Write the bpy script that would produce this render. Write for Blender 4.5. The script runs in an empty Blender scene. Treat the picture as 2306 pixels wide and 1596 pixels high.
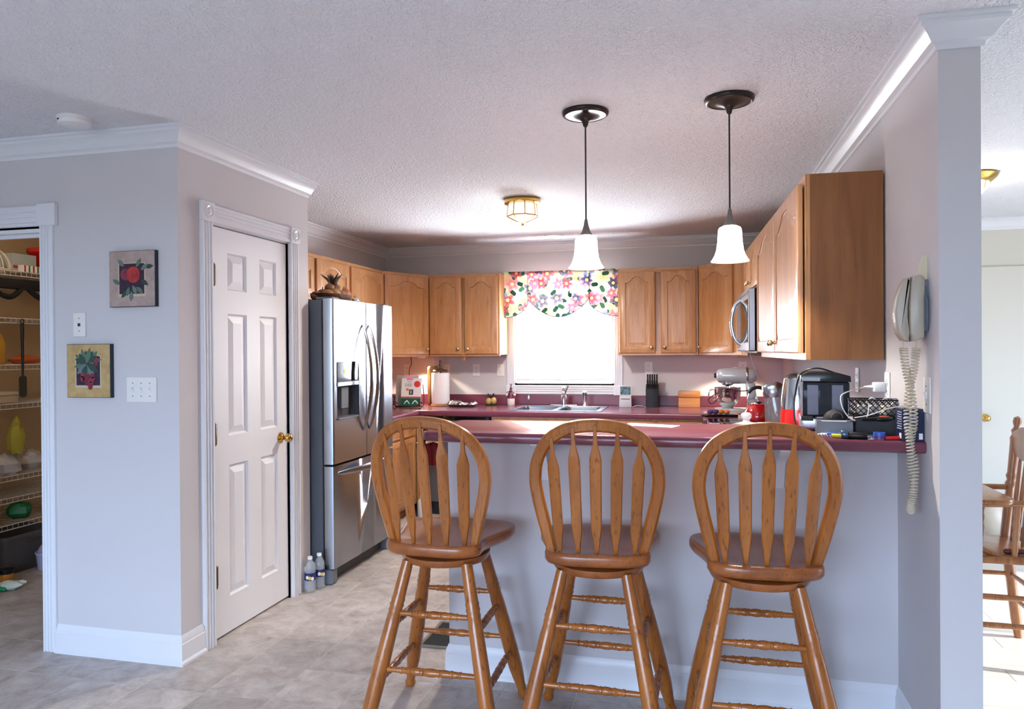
import bpy, bmesh, math, random
from mathutils import Matrix, Vector
random.seed(7)
PI = math.pi
sc = bpy.context.scene
COL = sc.collection

# ---------------------------------------------------------------- camera
def set_camera():
    f, h, yaw, pitch, roll = 1666.0, 1.418, .2421, .0048, -.0071
    F = Vector((-math.sin(yaw)*math.cos(pitch), math.cos(yaw)*math.cos(pitch), -math.sin(pitch)))
    r = Vector((math.cos(yaw), math.sin(yaw), 0)); u = r.cross(F)
    c, s = math.cos(roll), math.sin(roll)
    R, U = c*r + s*u, -s*r + c*u
    cd = bpy.data.cameras.new('camera'); co = bpy.data.objects.new('camera', cd); COL.objects.link(co)
    cd.sensor_fit = 'HORIZONTAL'; cd.sensor_width = 36.0; cd.lens = 36.0*f/2306.0; cd.clip_start = .05
    M = Matrix.Identity(4)
    for i, v in enumerate((R, U, -F)):
        for k in range(3): M[k][i] = v[k]
    M.translation = (0, 0, h)
    co.matrix_world = M
    sc.camera = co
set_camera()

# ---------------------------------------------------------------- world, light, exposure
w = bpy.data.worlds.new('world'); sc.world = w; w.use_nodes = True
nt = w.node_tree; bg = nt.nodes['Background']
tcw = nt.nodes.new('ShaderNodeTexCoord'); spw = nt.nodes.new('ShaderNodeSeparateXYZ'); rpw = nt.nodes.new('ShaderNodeValToRGB')
nt.links.new(tcw.outputs['Generated'], spw.inputs[0]); nt.links.new(spw.outputs['Z'], rpw.inputs['Fac'])
rpw.color_ramp.elements[0].position = 0.0; rpw.color_ramp.elements[0].color = (.16, .17, .17, 1)     # ground below the horizon
rpw.color_ramp.elements[1].position = .02; rpw.color_ramp.elements[1].color = (.56, .73, 1.0, 1)      # clear blue-white sky
nt.links.new(rpw.outputs['Color'], bg.inputs[0]); bg.inputs[1].default_value = 13.0
sc.view_settings.view_transform = 'Standard'; sc.view_settings.look = 'None'
sc.view_settings.gamma = 1.0; sc.view_settings.use_curve_mapping = False
sc.view_settings.exposure = 0.42
sc.cycles.use_denoising = True
sc.cycles.max_bounces = 7; sc.cycles.diffuse_bounces = 4; sc.cycles.glossy_bounces = 3; sc.cycles.transparent_max_bounces = 10
sc.cycles.use_adaptive_sampling = True; sc.cycles.adaptive_threshold = .06
sc.cycles.caustics_reflective = False; sc.cycles.caustics_refractive = False
sc.cycles.sample_clamp_indirect = 8.0

def area(name, loc, rot, sx, sy, power, col, spread=PI):
    l = bpy.data.lights.new(name, 'AREA'); l.shape = 'RECTANGLE'; l.size = sx; l.size_y = sy
    l.energy = power; l.color = col; l.spread = spread
    o = bpy.data.objects.new(name, l); COL.objects.link(o); o.location = loc; o.rotation_euler = rot
    return o
def point(name, loc, power, col, r=.05, parent=None):
    l = bpy.data.lights.new(name, 'POINT'); l.energy = power; l.color = col; l.shadow_soft_size = r
    o = bpy.data.objects.new(name, l); COL.objects.link(o); o.location = loc; o.parent = parent
    return o
def spot(name, loc, rot, power, col, size, blend=.3, r=.02):
    l = bpy.data.lights.new(name, 'SPOT'); l.energy = power; l.color = col; l.spot_size = size; l.spot_blend = blend
    l.shadow_soft_size = r
    o = bpy.data.objects.new(name, l); COL.objects.link(o); o.location = loc; o.rotation_euler = rot
    return o
# daylight entering by the windows of the place (each lamp sits in a window opening)
for nm, loc, rot, sx, sy in (('daylight_rear_window', (-1.6, -2.71, 1.25), (PI/2, 0, 0), 3.2, 2.0), ('daylight_patio_door', (4.71, 3.95, 1.1), (0, PI/2, 0), 2.1, 2.4)):
    area(nm, loc, rot, sx, sy, 1, (1, 1, 1)).data.cycles.is_portal = True
# sunlit ground behind the house throws light up through the kitchen blind
area('daylight_kitchen_window', (-1.195, 7.45, 1.45), (-PI/2 - .18, 0, 0), 1.4, 1.3, 540, (.90, .95, 1.0))
sl_ = bpy.data.lights.new('sun', 'SUN'); sl_.energy = 6.0; sl_.angle = .02; sl_.color = (1, .96, .9)
so_ = bpy.data.objects.new('sun', sl_); COL.objects.link(so_); so_.rotation_euler = (0, math.radians(60), math.radians(-4)); so_.location = (8, 4, 5)

# ---------------------------------------------------------------- mesh helpers
def mk(name, bm, mat, parent=None, smooth=35, loc=None):
    me = bpy.data.meshes.new(name)
    bmesh.ops.recalc_face_normals(bm, faces=bm.faces)
    bm.to_mesh(me); bm.free()
    for m in (mat if isinstance(mat, (list, tuple)) else [mat]): me.materials.append(m)
    if smooth:
        me.shade_smooth(); me.set_sharp_from_angle(angle=math.radians(smooth))
    o = bpy.data.objects.new(name, me); COL.objects.link(o)
    if parent: o.parent = parent
    if loc: o.location = loc
    return o
def inst(src, parent=None, M=None):
    o = src.copy(); COL.objects.link(o); o.parent = parent
    if M is not None: o.matrix_local = M
    return o
def tag(o, label, cat, group=None, kind=None):
    o['label'] = label; o['category'] = cat
    if group: o['group'] = group
    if kind: o['kind'] = kind
    return o
def thing(name, label, cat, loc=(0, 0, 0), rz=0, group=None):
    o = bpy.data.objects.new(name, None); COL.objects.link(o); o.empty_display_size = .05
    o.location = loc; o.rotation_euler = (0, 0, rz)
    return tag(o, label, cat, group)
def struct(name, bm, mat, parent=None, smooth=35):
    o = mk(name, bm, mat, parent, smooth)
    if not parent: o['kind'] = 'structure'
    return o
B = bmesh.new
I4 = Matrix.Identity(4)
def T(x, y, z): return Matrix.Translation((x, y, z))
def RX(a): return Matrix.Rotation(a, 4, 'X')
def RY(a): return Matrix.Rotation(a, 4, 'Y')
def RZ(a): return Matrix.Rotation(a, 4, 'Z')
def box(bm, x0, x1, y0, y1, z0, z1, bev=0, M=I4, seg=1):
    g = bmesh.ops.create_cube(bm, size=1)
    vs = g['verts']
    for v in vs:
        v.co = Vector((x0 + (v.co.x+.5)*(x1-x0), y0 + (v.co.y+.5)*(y1-y0), z0 + (v.co.z+.5)*(z1-z0)))
    if bev:
        es = list({e for v in vs for e in v.link_edges})
        r = bmesh.ops.bevel(bm, geom=es, offset=bev, segments=seg, affect='EDGES', profile=.5)
        vs = list({v for f in r['faces'] for v in f.verts} | {v for v in vs if v.is_valid})
    if M is not I4:
        for v in vs: v.co = M @ v.co
    return bm
def lathe(bm, prof, seg=24, M=I4, caps=True, arc=None):
    rings = []
    n = seg
    for r, z in prof:
        rings.append([bm.verts.new(M @ Vector((r*math.cos(2*PI*i/n), r*math.sin(2*PI*i/n), z))) for i in range(n)])
    for a, b in zip(rings, rings[1:]):
        for i in range(n): bm.faces.new((a[i], a[(i+1) % n], b[(i+1) % n], b[i]))
    if caps:
        if prof[0][0] > 1e-5: bm.faces.new(list(reversed(rings[0])))
        if prof[-1][0] > 1e-5: bm.faces.new(rings[-1])
    bmesh.ops.remove_doubles(bm, verts=[v for r in rings for v in r], dist=1e-6)
    return bm
def tube(bm, pts, r, seg=8, closed=False, M=I4):
    pts = [Vector(p) for p in pts]; n = len(pts)
    rad = r if isinstance(r, (list, tuple)) else [r]*n
    up = None; rings = []
    for i, p in enumerate(pts):
        a = pts[i-1] if (i > 0 or closed) else p
        b = pts[(i+1) % n] if (i < n-1 or closed) else p
        t = (b-a).normalized()
        if up is None:
            up = Vector((0, 0, 1)) if abs(t.z) < .9 else Vector((1, 0, 0))
        x = t.cross(up)
        if x.length < 1e-6: x = t.cross(Vector((0, 1, 0)))
        x.normalize(); up = x.cross(t).normalized()
        rings.append([bm.verts.new(M @ (p + rad[i]*(x*math.cos(2*PI*k/seg) + up*math.sin(2*PI*k/seg)))) for k in range(seg)])
    for i in range(n if closed else n-1):
        a, b = rings[i], rings[(i+1) % n]
        for k in range(seg): bm.faces.new((a[k], a[(k+1) % seg], b[(k+1) % seg], b[k]))
    if not closed:
        bm.faces.new(list(reversed(rings[0]))); bm.faces.new(rings[-1])
    return bm
def prism(bm, poly, a, b, M=I4, bev=0):
    """polygon in (x, z) extruded along y from a to b"""
    lo = [bm.verts.new(M @ Vector((x, a, z))) for x, z in poly]
    hi = [bm.verts.new(M @ Vector((x, b, z))) for x, z in poly]
    n = len(poly)
    fs = [bm.faces.new(lo), bm.faces.new(list(reversed(hi)))]
    for i in range(n): fs.append(bm.faces.new((lo[i], hi[i], hi[(i+1) % n], lo[(i+1) % n])))
    if bev:
        es = list({e for f in fs[:2] for e in f.edges})
        bmesh.ops.bevel(bm, geom=es, offset=bev, segments=2, affect='EDGES', profile=.5)
    return bm
def slab(bm, poly, z0, z1, M=I4, bev=0):
    """polygon in (x, y) extruded along z"""
    return prism(bm, poly, z0, z1, M @ Matrix(((1, 0, 0, 0), (0, 0, 1, 0), (0, 1, 0, 0), (0, 0, 0, 1))), bev)
def sweep(bm, path, prof, closed=False):
    """path: xy points; prof: (out, z) where out is to the right hand of travel; mitred corners"""
    P = [Vector((x, y)) for x, y in path]; n = len(P); rings = []
    for i in range(n):
        def nrm(a, b):
            d = (b-a).normalized(); return Vector((d.y, -d.x))
        if closed or 0 < i < n-1:
            n1, n2 = nrm(P[i-1], P[i]), nrm(P[i], P[(i+1) % n])
            m = n1+n2; m = m/(m.dot(n1))
        else: m = nrm(P[0], P[1]) if i == 0 else nrm(P[-2], P[-1])
        rings.append([bm.verts.new((P[i].x+m.x*o, P[i].y+m.y*o, z)) for o, z in prof])
    k = len(prof)
    for i in range(n if closed else n-1):
        a, b = rings[i], rings[(i+1) % n]
        for j in range(k): bm.faces.new((a[j], a[(j+1) % k], b[(j+1) % k], b[j]))
    if not closed:
        bm.faces.new(rings[0]); bm.faces.new(list(reversed(rings[-1])))
    return bm
def catmull(pts, k=6):
    pts = [Vector(p) for p in pts]; out = []
    for i in range(len(pts)-1):
        p0 = pts[max(i-1, 0)]; p1 = pts[i]; p2 = pts[i+1]; p3 = pts[min(i+2, len(pts)-1)]
        for j in range(k):
            t = j/k
            out.append(.5*((2*p1) + (p2-p0)*t + (2*p0-5*p1+4*p2-p3)*t*t + (3*p1-p0-3*p2+p3)*t**3))
    out.append(pts[-1]); return out
def along(bm, prof, a, b, seg=14):
    """lathe profile [(r, t 0..1)] along the line a-b"""
    a, b = Vector(a), Vector(b); d = b-a; q = d.to_track_quat('Z', 'Y').to_matrix().to_4x4()
    return lathe(bm, [(r, t*d.length) for r, t in prof], seg, T(*a) @ q)
def sphere(bm, c, r, sx=1, sy=1, sz=1, u=14, v=9, M=I4):
    bmesh.ops.create_uvsphere(bm, u_segments=u, v_segments=v, radius=1,
        matrix=M @ T(*c) @ Matrix.Diagonal((r*sx, r*sy, r*sz, 1)))
    return bm
def rrect(w, h, r, k=4, cx=0, cy=0):
    out = []
    for sx, sy, a0 in ((1, 1, 0), (-1, 1, PI/2), (-1, -1, PI), (1, -1, 1.5*PI)):
        for j in range(k+1):
            a = a0 + PI/2*j/k
            out.append((cx + sx*(w/2-r) + r*math.cos(a), cy + sy*(h/2-r) + r*math.sin(a)))
    return out
def text_mesh(name, s, size, mat, parent, M, depth=.0006, align='CENTER'):
    cu = bpy.data.curves.new(name, 'FONT'); cu.body = s; cu.size = size; cu.extrude = depth
    cu.align_x = align; cu.align_y = 'CENTER'; cu.resolution_u = 2
    o = bpy.data.objects.new('tmp', cu); COL.objects.link(o)
    dg = bpy.context.evaluated_depsgraph_get()
    me = bpy.data.meshes.new_from_object(o.evaluated_get(dg))
    bpy.data.objects.remove(o)
    me.materials.clear(); me.materials.append(mat)
    t = bpy.data.objects.new(name, me); COL.objects.link(t); t.parent = parent; t.matrix_local = M
    return t

# ---------------------------------------------------------------- materials
def srgb(r, g, b):
    f = lambda c: ((c/255+.055)/1.055)**2.4 if c > 10 else c/255/12.92
    return (f(r), f(g), f(b), 1)
MATS = {}
def mat(name, col, rough=.5, metal=0, spec=.5, **k):
    if name in MATS: return MATS[name]
    m = bpy.data.materials.new(name); m.use_nodes = True; MATS[name] = m
    nt = m.node_tree; b = nt.nodes['Principled BSDF']
    b.inputs['Base Color'].default_value = col; b.inputs['Roughness'].default_value = rough
    b.inputs['Metallic'].default_value = metal; b.inputs['Specular IOR Level'].default_value = spec
    if 'trans' in k: b.inputs['Transmission Weight'].default_value = k['trans']
    if 'ior' in k: b.inputs['IOR'].default_value = k['ior']
    if 'alpha' in k: b.inputs['Alpha'].default_value = k['alpha']
    if 'coat' in k: b.inputs['Coat Weight'].default_value = k['coat']; b.inputs['Coat Roughness'].default_value = k.get('coatr', .1)
    if 'emit' in k: b.inputs['Emission Color'].default_value = k['emit']; b.inputs['Emission Strength'].default_value = k.get('es', 1)
    if 'var' in k or 'bump' in k:
        tc = nt.nodes.new('ShaderNodeTexCoord'); n = nt.nodes.new('ShaderNodeTexNoise')
        n.inputs['Scale'].default_value = k.get('scale', 8); n.inputs['Detail'].default_value = k.get('detail', 4)
        n.inputs['Roughness'].default_value = k.get('nr', .55)
        nt.links.new(tc.outputs['Object'], n.inputs['Vector'])
        if 'var' in k:
            mx = nt.nodes.new('ShaderNodeMix'); mx.data_type = 'RGBA'
            mx.inputs['A'].default_value = col; mx.inputs['B'].default_value = k['var']
            rp = nt.nodes.new('ShaderNodeMapRange'); rp.inputs['From Min'].default_value = .35; rp.inputs['From Max'].default_value = .65
            nt.links.new(n.outputs['Fac'], rp.inputs['Value']); nt.links.new(rp.outputs['Result'], mx.inputs['Factor'])
            nt.links.new(mx.outputs['Result'], b.inputs['Base Color'])
        if 'bump' in k:
            bp = nt.nodes.new('ShaderNodeBump'); bp.inputs['Strength'].default_value = k['bump']; bp.inputs['Distance'].default_value = k.get('bd', .01)
            nt.links.new(n.outputs['Fac'], bp.inputs['Height']); nt.links.new(bp.outputs['Normal'], b.inputs['Normal'])
    return m
def wood(name, c1, c2, c3, axis='Z', rough=.35, scale=1.0, coat=.25, pore=.8):
    if name in MATS: return MATS[name]
    m = bpy.data.materials.new(name); m.use_nodes = True; MATS[name] = m
    nt = m.node_tree; L = nt.links.new; N = nt.nodes.new; b = nt.nodes['Principled BSDF']
    tc = N('ShaderNodeTexCoord'); oi = N('ShaderNodeObjectInfo'); ad = N('ShaderNodeVectorMath'); ad.operation = 'ADD'
    cx = N('ShaderNodeCombineXYZ'); ml = N('ShaderNodeMath'); ml.operation = 'MULTIPLY'; ml.inputs[1].default_value = 13.7
    L(oi.outputs['Random'], ml.inputs[0]); L(ml.outputs[0], cx.inputs[0]); L(ml.outputs[0], cx.inputs[1]); L(ml.outputs[0], cx.inputs[2])
    L(tc.outputs['Object'], ad.inputs[0]); L(cx.outputs[0], ad.inputs[1])
    def mapped(long, cross):
        mp = N('ShaderNodeMapping'); s = [cross]*3; s['XYZ'.index(axis)] = long
        mp.inputs['Scale'].default_value = [q*scale for q in s]; L(ad.outputs[0], mp.inputs['Vector']); return mp
    m1 = mapped(1.3, 14); n1 = N('ShaderNodeTexNoise'); n1.inputs['Scale'].default_value = 1; n1.inputs['Detail'].default_value = 3
    n1.inputs['Distortion'].default_value = .9; L(m1.outputs[0], n1.inputs['Vector'])
    m2 = mapped(6, 150); n2 = N('ShaderNodeTexNoise'); n2.inputs['Scale'].default_value = 1; n2.inputs['Detail'].default_value = 2; L(m2.outputs[0], n2.inputs['Vector'])
    rp = N('ShaderNodeValToRGB'); e = rp.color_ramp.elements
    e[0].position = .32; e[0].color = c2; e[1].position = .68; e[1].color = c1
    L(n1.outputs['Fac'], rp.inputs['Fac'])
    mr = N('ShaderNodeMapRange'); mr.inputs['From Min'].default_value = .58; mr.inputs['From Max'].default_value = .72; mr.inputs['To Max'].default_value = pore
    L(n2.outputs['Fac'], mr.inputs['Value'])
    mx = N('ShaderNodeMix'); mx.data_type = 'RGBA'; mx.inputs['B'].default_value = c3
    L(mr.outputs['Result'], mx.inputs['Factor']); L(rp.outputs['Color'], mx.inputs['A']); L(mx.outputs['Result'], b.inputs['Base Color'])
    b.inputs['Roughness'].default_value = rough; b.inputs['Coat Weight'].default_value = coat; b.inputs['Coat Roughness'].default_value = .18
    bp = N('ShaderNodeBump'); bp.inputs['Strength'].default_value = .12; bp.inputs['Distance'].default_value = .002; bp.invert = True
    L(mr.outputs['Result'], bp.inputs['Height']); L(bp.outputs['Normal'], b.inputs['Normal'])
    return m
def mirror_y(pts): return pts
W_OAK = wood('oak_cabinet', srgb(205, 152, 100), srgb(186, 128, 78), srgb(150, 96, 54), 'Z')
W_OAKX = wood('oak_rail', srgb(205, 152, 100), srgb(186, 128, 78), srgb(150, 96, 54), 'X')
W_VEN = wood('oak_veneer_side', srgb(150, 98, 52), srgb(128, 80, 40), srgb(96, 56, 28), 'Z', rough=.45, coat=.1, pore=.4)
W_STOOL = wood('golden_oak_stool', srgb(184, 110, 44), srgb(152, 86, 32), srgb(102, 54, 22), 'Z', rough=.28, coat=.4)
W_STOOLX = wood('golden_oak_seat', srgb(172, 98, 44), srgb(142, 78, 34), srgb(98, 52, 24), 'Y', rough=.3, coat=.4)
M_WALL = mat('wall_paint', srgb(213, 210, 213), .75, spec=.2, bump=.12, scale=260, bd=.002, detail=2)
M_TRIM = mat('white_trim_paint', srgb(232, 234, 240), .35, spec=.45)
M_DOOR = mat('white_door_paint', srgb(238, 240, 246), .38, spec=.45, bump=.05, scale=90, bd=.002)
M_LAM = mat('maroon_laminate', srgb(122, 64, 80), .22, var=srgb(104, 52, 68), scale=900, detail=1)
M_LAME = mat('maroon_laminate_edge', srgb(116, 56, 76), .3)
M_STEEL = mat('brushed_steel', srgb(158, 164, 174), .27, 1.0)
M_CHROME = mat('chrome', srgb(225, 228, 232), .08, 1.0)
M_DKGREY = mat('dark_grey_plastic', srgb(86, 92, 102), .5)
M_BLACK = mat('black_plastic', srgb(22, 23, 26), .4)
M_GLOSSB = mat('black_gloss', srgb(12, 12, 14), .06)
M_BRASS = mat('polished_brass', srgb(212, 172, 96), .18, 1.0)
M_NICKEL = mat('satin_brass_knob', srgb(224, 206, 160), .2, 1.0)
M_WHITE = mat('white_plastic', srgb(240, 240, 242), .4)
M_PAPER = mat('white_paper', srgb(244, 244, 246), .8)
M_BEIGE = mat('beige_plastic', srgb(186, 176, 160), .35)
M_CORD = mat('beige_cord', srgb(214, 203, 182), .45)
M_WHITECORD = mat('white_cord', srgb(232, 230, 226), .5)
M_GLASS = mat('clear_glass', srgb(222, 230, 236), .03, alpha=.5, coat=1.0, coatr=.02)
M_BRONZE = mat('dark_bronze', srgb(58, 52, 50), .35, .7)
M_RED = mat('red_enamel', srgb(190, 22, 22), .12, coat=.8)
# ================================================================ the room
XL, Y0, Y1, YB, XR, XC, YC, YK, CH = -2.277, 2.9015, 4.068, 6.886, .748, .868, 2.587, 3.087, 2.44
XW = -3.0            # kitchen side wall behind the refrigerator
ZC, ZB = .908, 1.105  # worktop and bar heights
FX, FY, FL, FR = (lambda y: T(0, y, 0)), None, None, None
def M_front(x, y, z=0): return T(x, y, z)                 # faces the camera (-Y)
def M_right(x, y, z=0): return T(x, y, z) @ RZ(PI/2)      # on a wall that faces +X
def M_left(x, y, z=0): return T(x, y, z) @ RZ(-PI/2)      # on a wall that faces -X

def node_mat(name):
    m = bpy.data.materials.new(name); m.use_nodes = True; MATS[name] = m
    nt = m.node_tree; return m, nt, nt.nodes.new, nt.links.new, nt.nodes['Principled BSDF']
def mat_ceiling():
    m, nt, N, L, b = node_mat('ceiling_stomp_texture')
    b.inputs['Base Color'].default_value = srgb(243, 244, 250); b.inputs['Roughness'].default_value = .85
    b.inputs['Specular IOR Level'].default_value = .15
    tc = N('ShaderNodeTexCoord')
    n0 = N('ShaderNodeTexNoise'); n0.inputs['Scale'].default_value = 5; n0.inputs['Detail'].default_value = 2
    L(tc.outputs['Object'], n0.inputs['Vector'])
    v = N('ShaderNodeTexWave'); v.inputs['Scale'].default_value = 9; v.inputs['Distortion'].default_value = 16
    v.inputs['Detail'].default_value = 3; v.inputs['Detail Scale'].default_value = 2.6; v.inputs['Detail Roughness'].default_value = .65
    L(tc.outputs['Object'], v.inputs['Vector'])
    n = N('ShaderNodeTexNoise'); n.inputs['Scale'].default_value = 13; n.inputs['Detail'].default_value = 4; n.inputs['Distortion'].default_value = 3.2; n.inputs['Roughness'].default_value = .6
    L(tc.outputs['Object'], n.inputs['Vector'])
    mu = N('ShaderNodeMath'); mu.operation = 'MULTIPLY_ADD'; L(v.outputs['Fac'], mu.inputs[0]); mu.inputs[1].default_value = .35; L(n.outputs['Fac'], mu.inputs[2])
    bp = N('ShaderNodeBump'); bp.inputs['Strength'].default_value = .85; bp.inputs['Distance'].default_value = .014
    L(mu.outputs[0], bp.inputs['Height']); L(bp.outputs['Normal'], b.inputs['Normal'])
    return m
def mat_tile(name, ca, cb, cc):
    m, nt, N, L, b = node_mat(name)
    tc = N('ShaderNodeTexCoord'); geo = N('ShaderNodeNewGeometry'); oi = N('ShaderNodeObjectInfo')
    ad = N('ShaderNodeVectorMath'); ad.operation = 'MULTIPLY_ADD'; L(oi.outputs['Random'], ad.inputs[0]); ad.inputs[1].default_value = (9, 7, 3)
    L(geo.outputs['Position'], ad.inputs[2])
    n1 = N('ShaderNodeTexNoise'); n1.inputs['Scale'].default_value = 8; n1.inputs['Detail'].default_value = 9; n1.inputs['Roughness'].default_value = .72; n1.inputs['Distortion'].default_value = .5
    L(ad.outputs[0], n1.inputs['Vector'])
    rp = N('ShaderNodeValToRGB'); e = rp.color_ramp.elements
    e[0].position = .3; e[0].color = cb; e[1].position = .72; e[1].color = ca
    x = rp.color_ramp.elements.new(.5); x.color = cc
    L(n1.outputs['Fac'], rp.inputs['Fac'])
    hs = N('ShaderNodeHueSaturation'); mr = N('ShaderNodeMapRange'); mr.inputs['To Min'].default_value = .88; mr.inputs['To Max'].default_value = 1.08
    L(oi.outputs['Random'], mr.inputs['Value']); L(mr.outputs['Result'], hs.inputs['Value']); L(rp.outputs['Color'], hs.inputs['Color'])
    L(hs.outputs['Color'], b.inputs['Base Color']); b.inputs['Roughness'].default_value = .42; b.inputs['Specular IOR Level'].default_value = .4
    bp = N('ShaderNodeBump'); bp.inputs['Strength'].default_value = .1; bp.inputs['Distance'].default_value = .004
    L(n1.outputs['Fac'], bp.inputs['Height']); L(bp.outputs['Normal'], b.inputs['Normal'])
    return m
M_CEIL = mat_ceiling()
M_TILE = mat_tile('stone_look_tile', srgb(214, 207, 201), srgb(150, 139, 132), srgb(187, 178, 172))
M_GROUT = mat('tile_joint', srgb(216, 209, 202), .7)
M_WOODFLOOR = wood('pale_wood_floor', srgb(226, 218, 206), srgb(204, 194, 180), srgb(176, 164, 150), 'X', rough=.35, coat=.1)
M_CLOSET = mat('closet_wall_paint', srgb(192, 166, 134), .8, spec=.15)

# floor
bm = B(); box(bm, -5.4, XC, -2.8, 7.1, -.06, -.0008)
floor = struct('floor', bm, M_GROUT)
ts = .3035; tm = None
for i in range(-13, 9):
    for j in range(-6, 12):
        x0 = -1.088 + i*ts; y0 = 2.985 + j*ts
        if x0 < -5.2 or y0 > 6.2 or x0 + ts > XC: continue
        if y0 < 1.5 and (i + j) % 1 == 0 and (y0 < 1.2): continue
        if x0 + .5*ts < -3.3 and (y0 > 4.0 or y0 < 2.3): continue
        if x0 > .75: continue
        if y0 > 3.2 and x0 > -.75 : continue
        if y0 > 4.1 and x0 < -2.5: continue
        if tm is None:
            bm = B(); g = .0014; box(bm, g, ts-g, g, ts-g, -.012, 0, .0006)
            tm = mk('tile', bm, M_TILE, floor, 0); t = tm
        else: t = inst(tm, floor)
        t.location = (x0, y0, 0)
# the rest of the same floor, out of the picture
bm = B(); box(bm, -5.4, XC, -2.8, 2.985-6*ts, -.012, 0); box(bm, -.4, XC-.12, 3.3, 6.9, -.012, -.0005)
mk('tile_field', bm, M_TILE, floor, 0)
# dining floor of pale boards
bm = B(); box(bm, XC, 4.8, -2.8, 6.8, -.06, -.004); dfloor = struct('floor_dining', bm, M_GROUT)
pm = None
for k in range(26):
    y0 = 1.6 + k*.13
    off = (k*.37) % 1.2
    for s in range(-1, 3):
        x0 = max(XC, XC + s*1.2 - off); x1 = min(4.6, XC + (s+1)*1.2 - off)
        if x1 - x0 < .08 or x0 > 3.2: continue
        bm = B(); box(bm, 0, x1-x0-.002, 0, .128, -.012, 0, .001)
        mk('plank', bm, M_WOODFLOOR, dfloor, 0, (x0, y0, 0))
bm = B(); box(bm, XC, 4.6, -2.8, 1.6, -.012, 0); box(bm, 2.8, 4.6, 1.6, 6.8, -.012, -.001); box(bm, XC, 4.6, 4.98, 6.8, -.012, 0)
mk('plank_field', bm, M_WOODFLOOR, dfloor, 0)
# ceiling
bm = B(); box(bm, -5.4, 4.8, -2.8, 7.1, CH, CH+.08); struct('ceiling', bm, M_CEIL)

def wall_x(bm, x0, x1, y0, y1, z0, z1, ops=()):
    """wall whose length runs along x, openings (xa, xb, za, zb)"""
    xs = x0
    for xa, xb, za, zb in sorted(ops):
        if xa > xs: box(bm, xs, xa, y0, y1, z0, z1)
        if za > z0: box(bm, xa, xb, y0, y1, z0, za)
        if zb < z1: box(bm, xa, xb, y0, y1, zb, z1)
        xs = xb
    if xs < x1: box(bm, xs, x1, y0, y1, z0, z1)
def wall_y(bm, x0, x1, y0, y1, z0, z1, ops=()):
    ys = y0
    for ya, yb, za, zb in sorted(ops):
        if ya > ys: box(bm, x0, x1, ys, ya, z0, z1)
        if za > z0: box(bm, x0, x1, ya, yb, z0, za)
        if zb < z1: box(bm, x0, x1, ya, yb, zb, z1)
        ys = yb
    if ys < y1: box(bm, x0, x1, ys, y1, z0, z1)
bm = B(); wall_x(bm, -5.3, XL, Y0, Y0+.11, 0, CH, [(-3.86, -3.032, 0, 2.02)]); struct('wall_left', bm, M_WALL, smooth=0)
bm = B(); wall_y(bm, XL-.11, XL, Y0+.11, Y1, 0, CH, [(3.148, 3.84, 0, 2.045)]); struct('wall_pantry', bm, M_WALL, smooth=0)
bm = B(); box(bm, XW, XL-.11, Y1-.1, Y1, 0, CH); struct('wall_pantry_back', bm, M_WALL, smooth=0)
bm = B(); box(bm, XW-.1, XW, Y1-.1, YB, 0, CH); struct('wall_kitchen_side', bm, M_WALL, smooth=0)
bm = B(); wall_x(bm, XW-.1, XC, YB, YB+.12, 0, CH, [(-1.672, -.725, 1.105, 2.08)]); struct('wall_back', bm, M_WALL, smooth=0)
bm = B(); box(bm, XR, XC, YC, YB, 0, CH); struct('wall_right', bm, M_WALL, smooth=0)
bm = B(); box(bm, -1.055, XR, YK, YK+.115, 0, ZB-.04); struct('wall_peninsula', bm, M_WALL, smooth=0)
bm = B(); wall_x(bm, -5.4, 4.8, -2.7, -2.6, 0, CH, [(-3.2, 0, .25, 2.25)]); struct('wall_rear', bm, M_WALL, smooth=0)
bm = B(); box(bm, -5.4, -5.3, -2.6, 7.0, 0, CH); struct('wall_side', bm, M_WALL, smooth=0)
bm = B(); wall_y(bm, 4.6, 4.7, -2.6, 6.75, 0, CH, [(2.75, 5.15, .05, 2.15)]); struct('wall_dining_side', bm, M_WALL, smooth=0)
M_DWALL = mat('dining_wall_paint', srgb(216, 213, 202), .75, spec=.2)
bm = B(); box(bm, XC, 4.7, 6.64, 6.75, 0, CH); struct('wall_dining_back', bm, M_DWALL, smooth=0)
# closet box
bm = B(); box(bm, -4.75, -4.65, Y0+.11, 4.75, 0, CH); box(bm, -4.75, XW-.1, 4.65, 4.75, 0, CH); box(bm, -3.03, -2.95, Y0+.11, Y1-.1, 0, CH)
struct('wall_closet', bm, M_CLOSET, smooth=0)

# crown mouldings, baseboards
def crown(z=CH):
    return [(0, z-.087), (.008, z-.087), (.011, z-.074), (.026, z-.066), (.040, z-.047), (.056, z-.030), (.064, z-.026), (.064, z-.014), (.076, z-.011), (.076, z), (0, z)]
bm = B(); sweep(bm, [(-5.3, Y0), (XL, Y0), (XL, Y1)], crown()); struct('trim_1', bm, M_TRIM, smooth=25)
bm = B(); sweep(bm, [(XW, Y1), (XW, YB), (XR, YB), (XR, YC), (XC, YC), (XC, 6.64), (4.6, 6.64)], crown()); struct('trim_2', bm, M_TRIM, smooth=25)
base = [(0, 0), (.024, 0), (.024, .012), (.016, .022), (.015, .095), (.012, .1), (.012, .112), (.006, .126), (.003, .133), (0, .133)]
bm = B(); sweep(bm, [(-2.955, Y0), (XL, Y0), (XL, 3.052)], base); struct('baseboard_left', bm, M_TRIM, smooth=25)
bm = B(); sweep(bm, [(XL, 3.99), (XL, Y1)], base); struct('baseboard_pantry', bm, M_TRIM, smooth=25)
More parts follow.
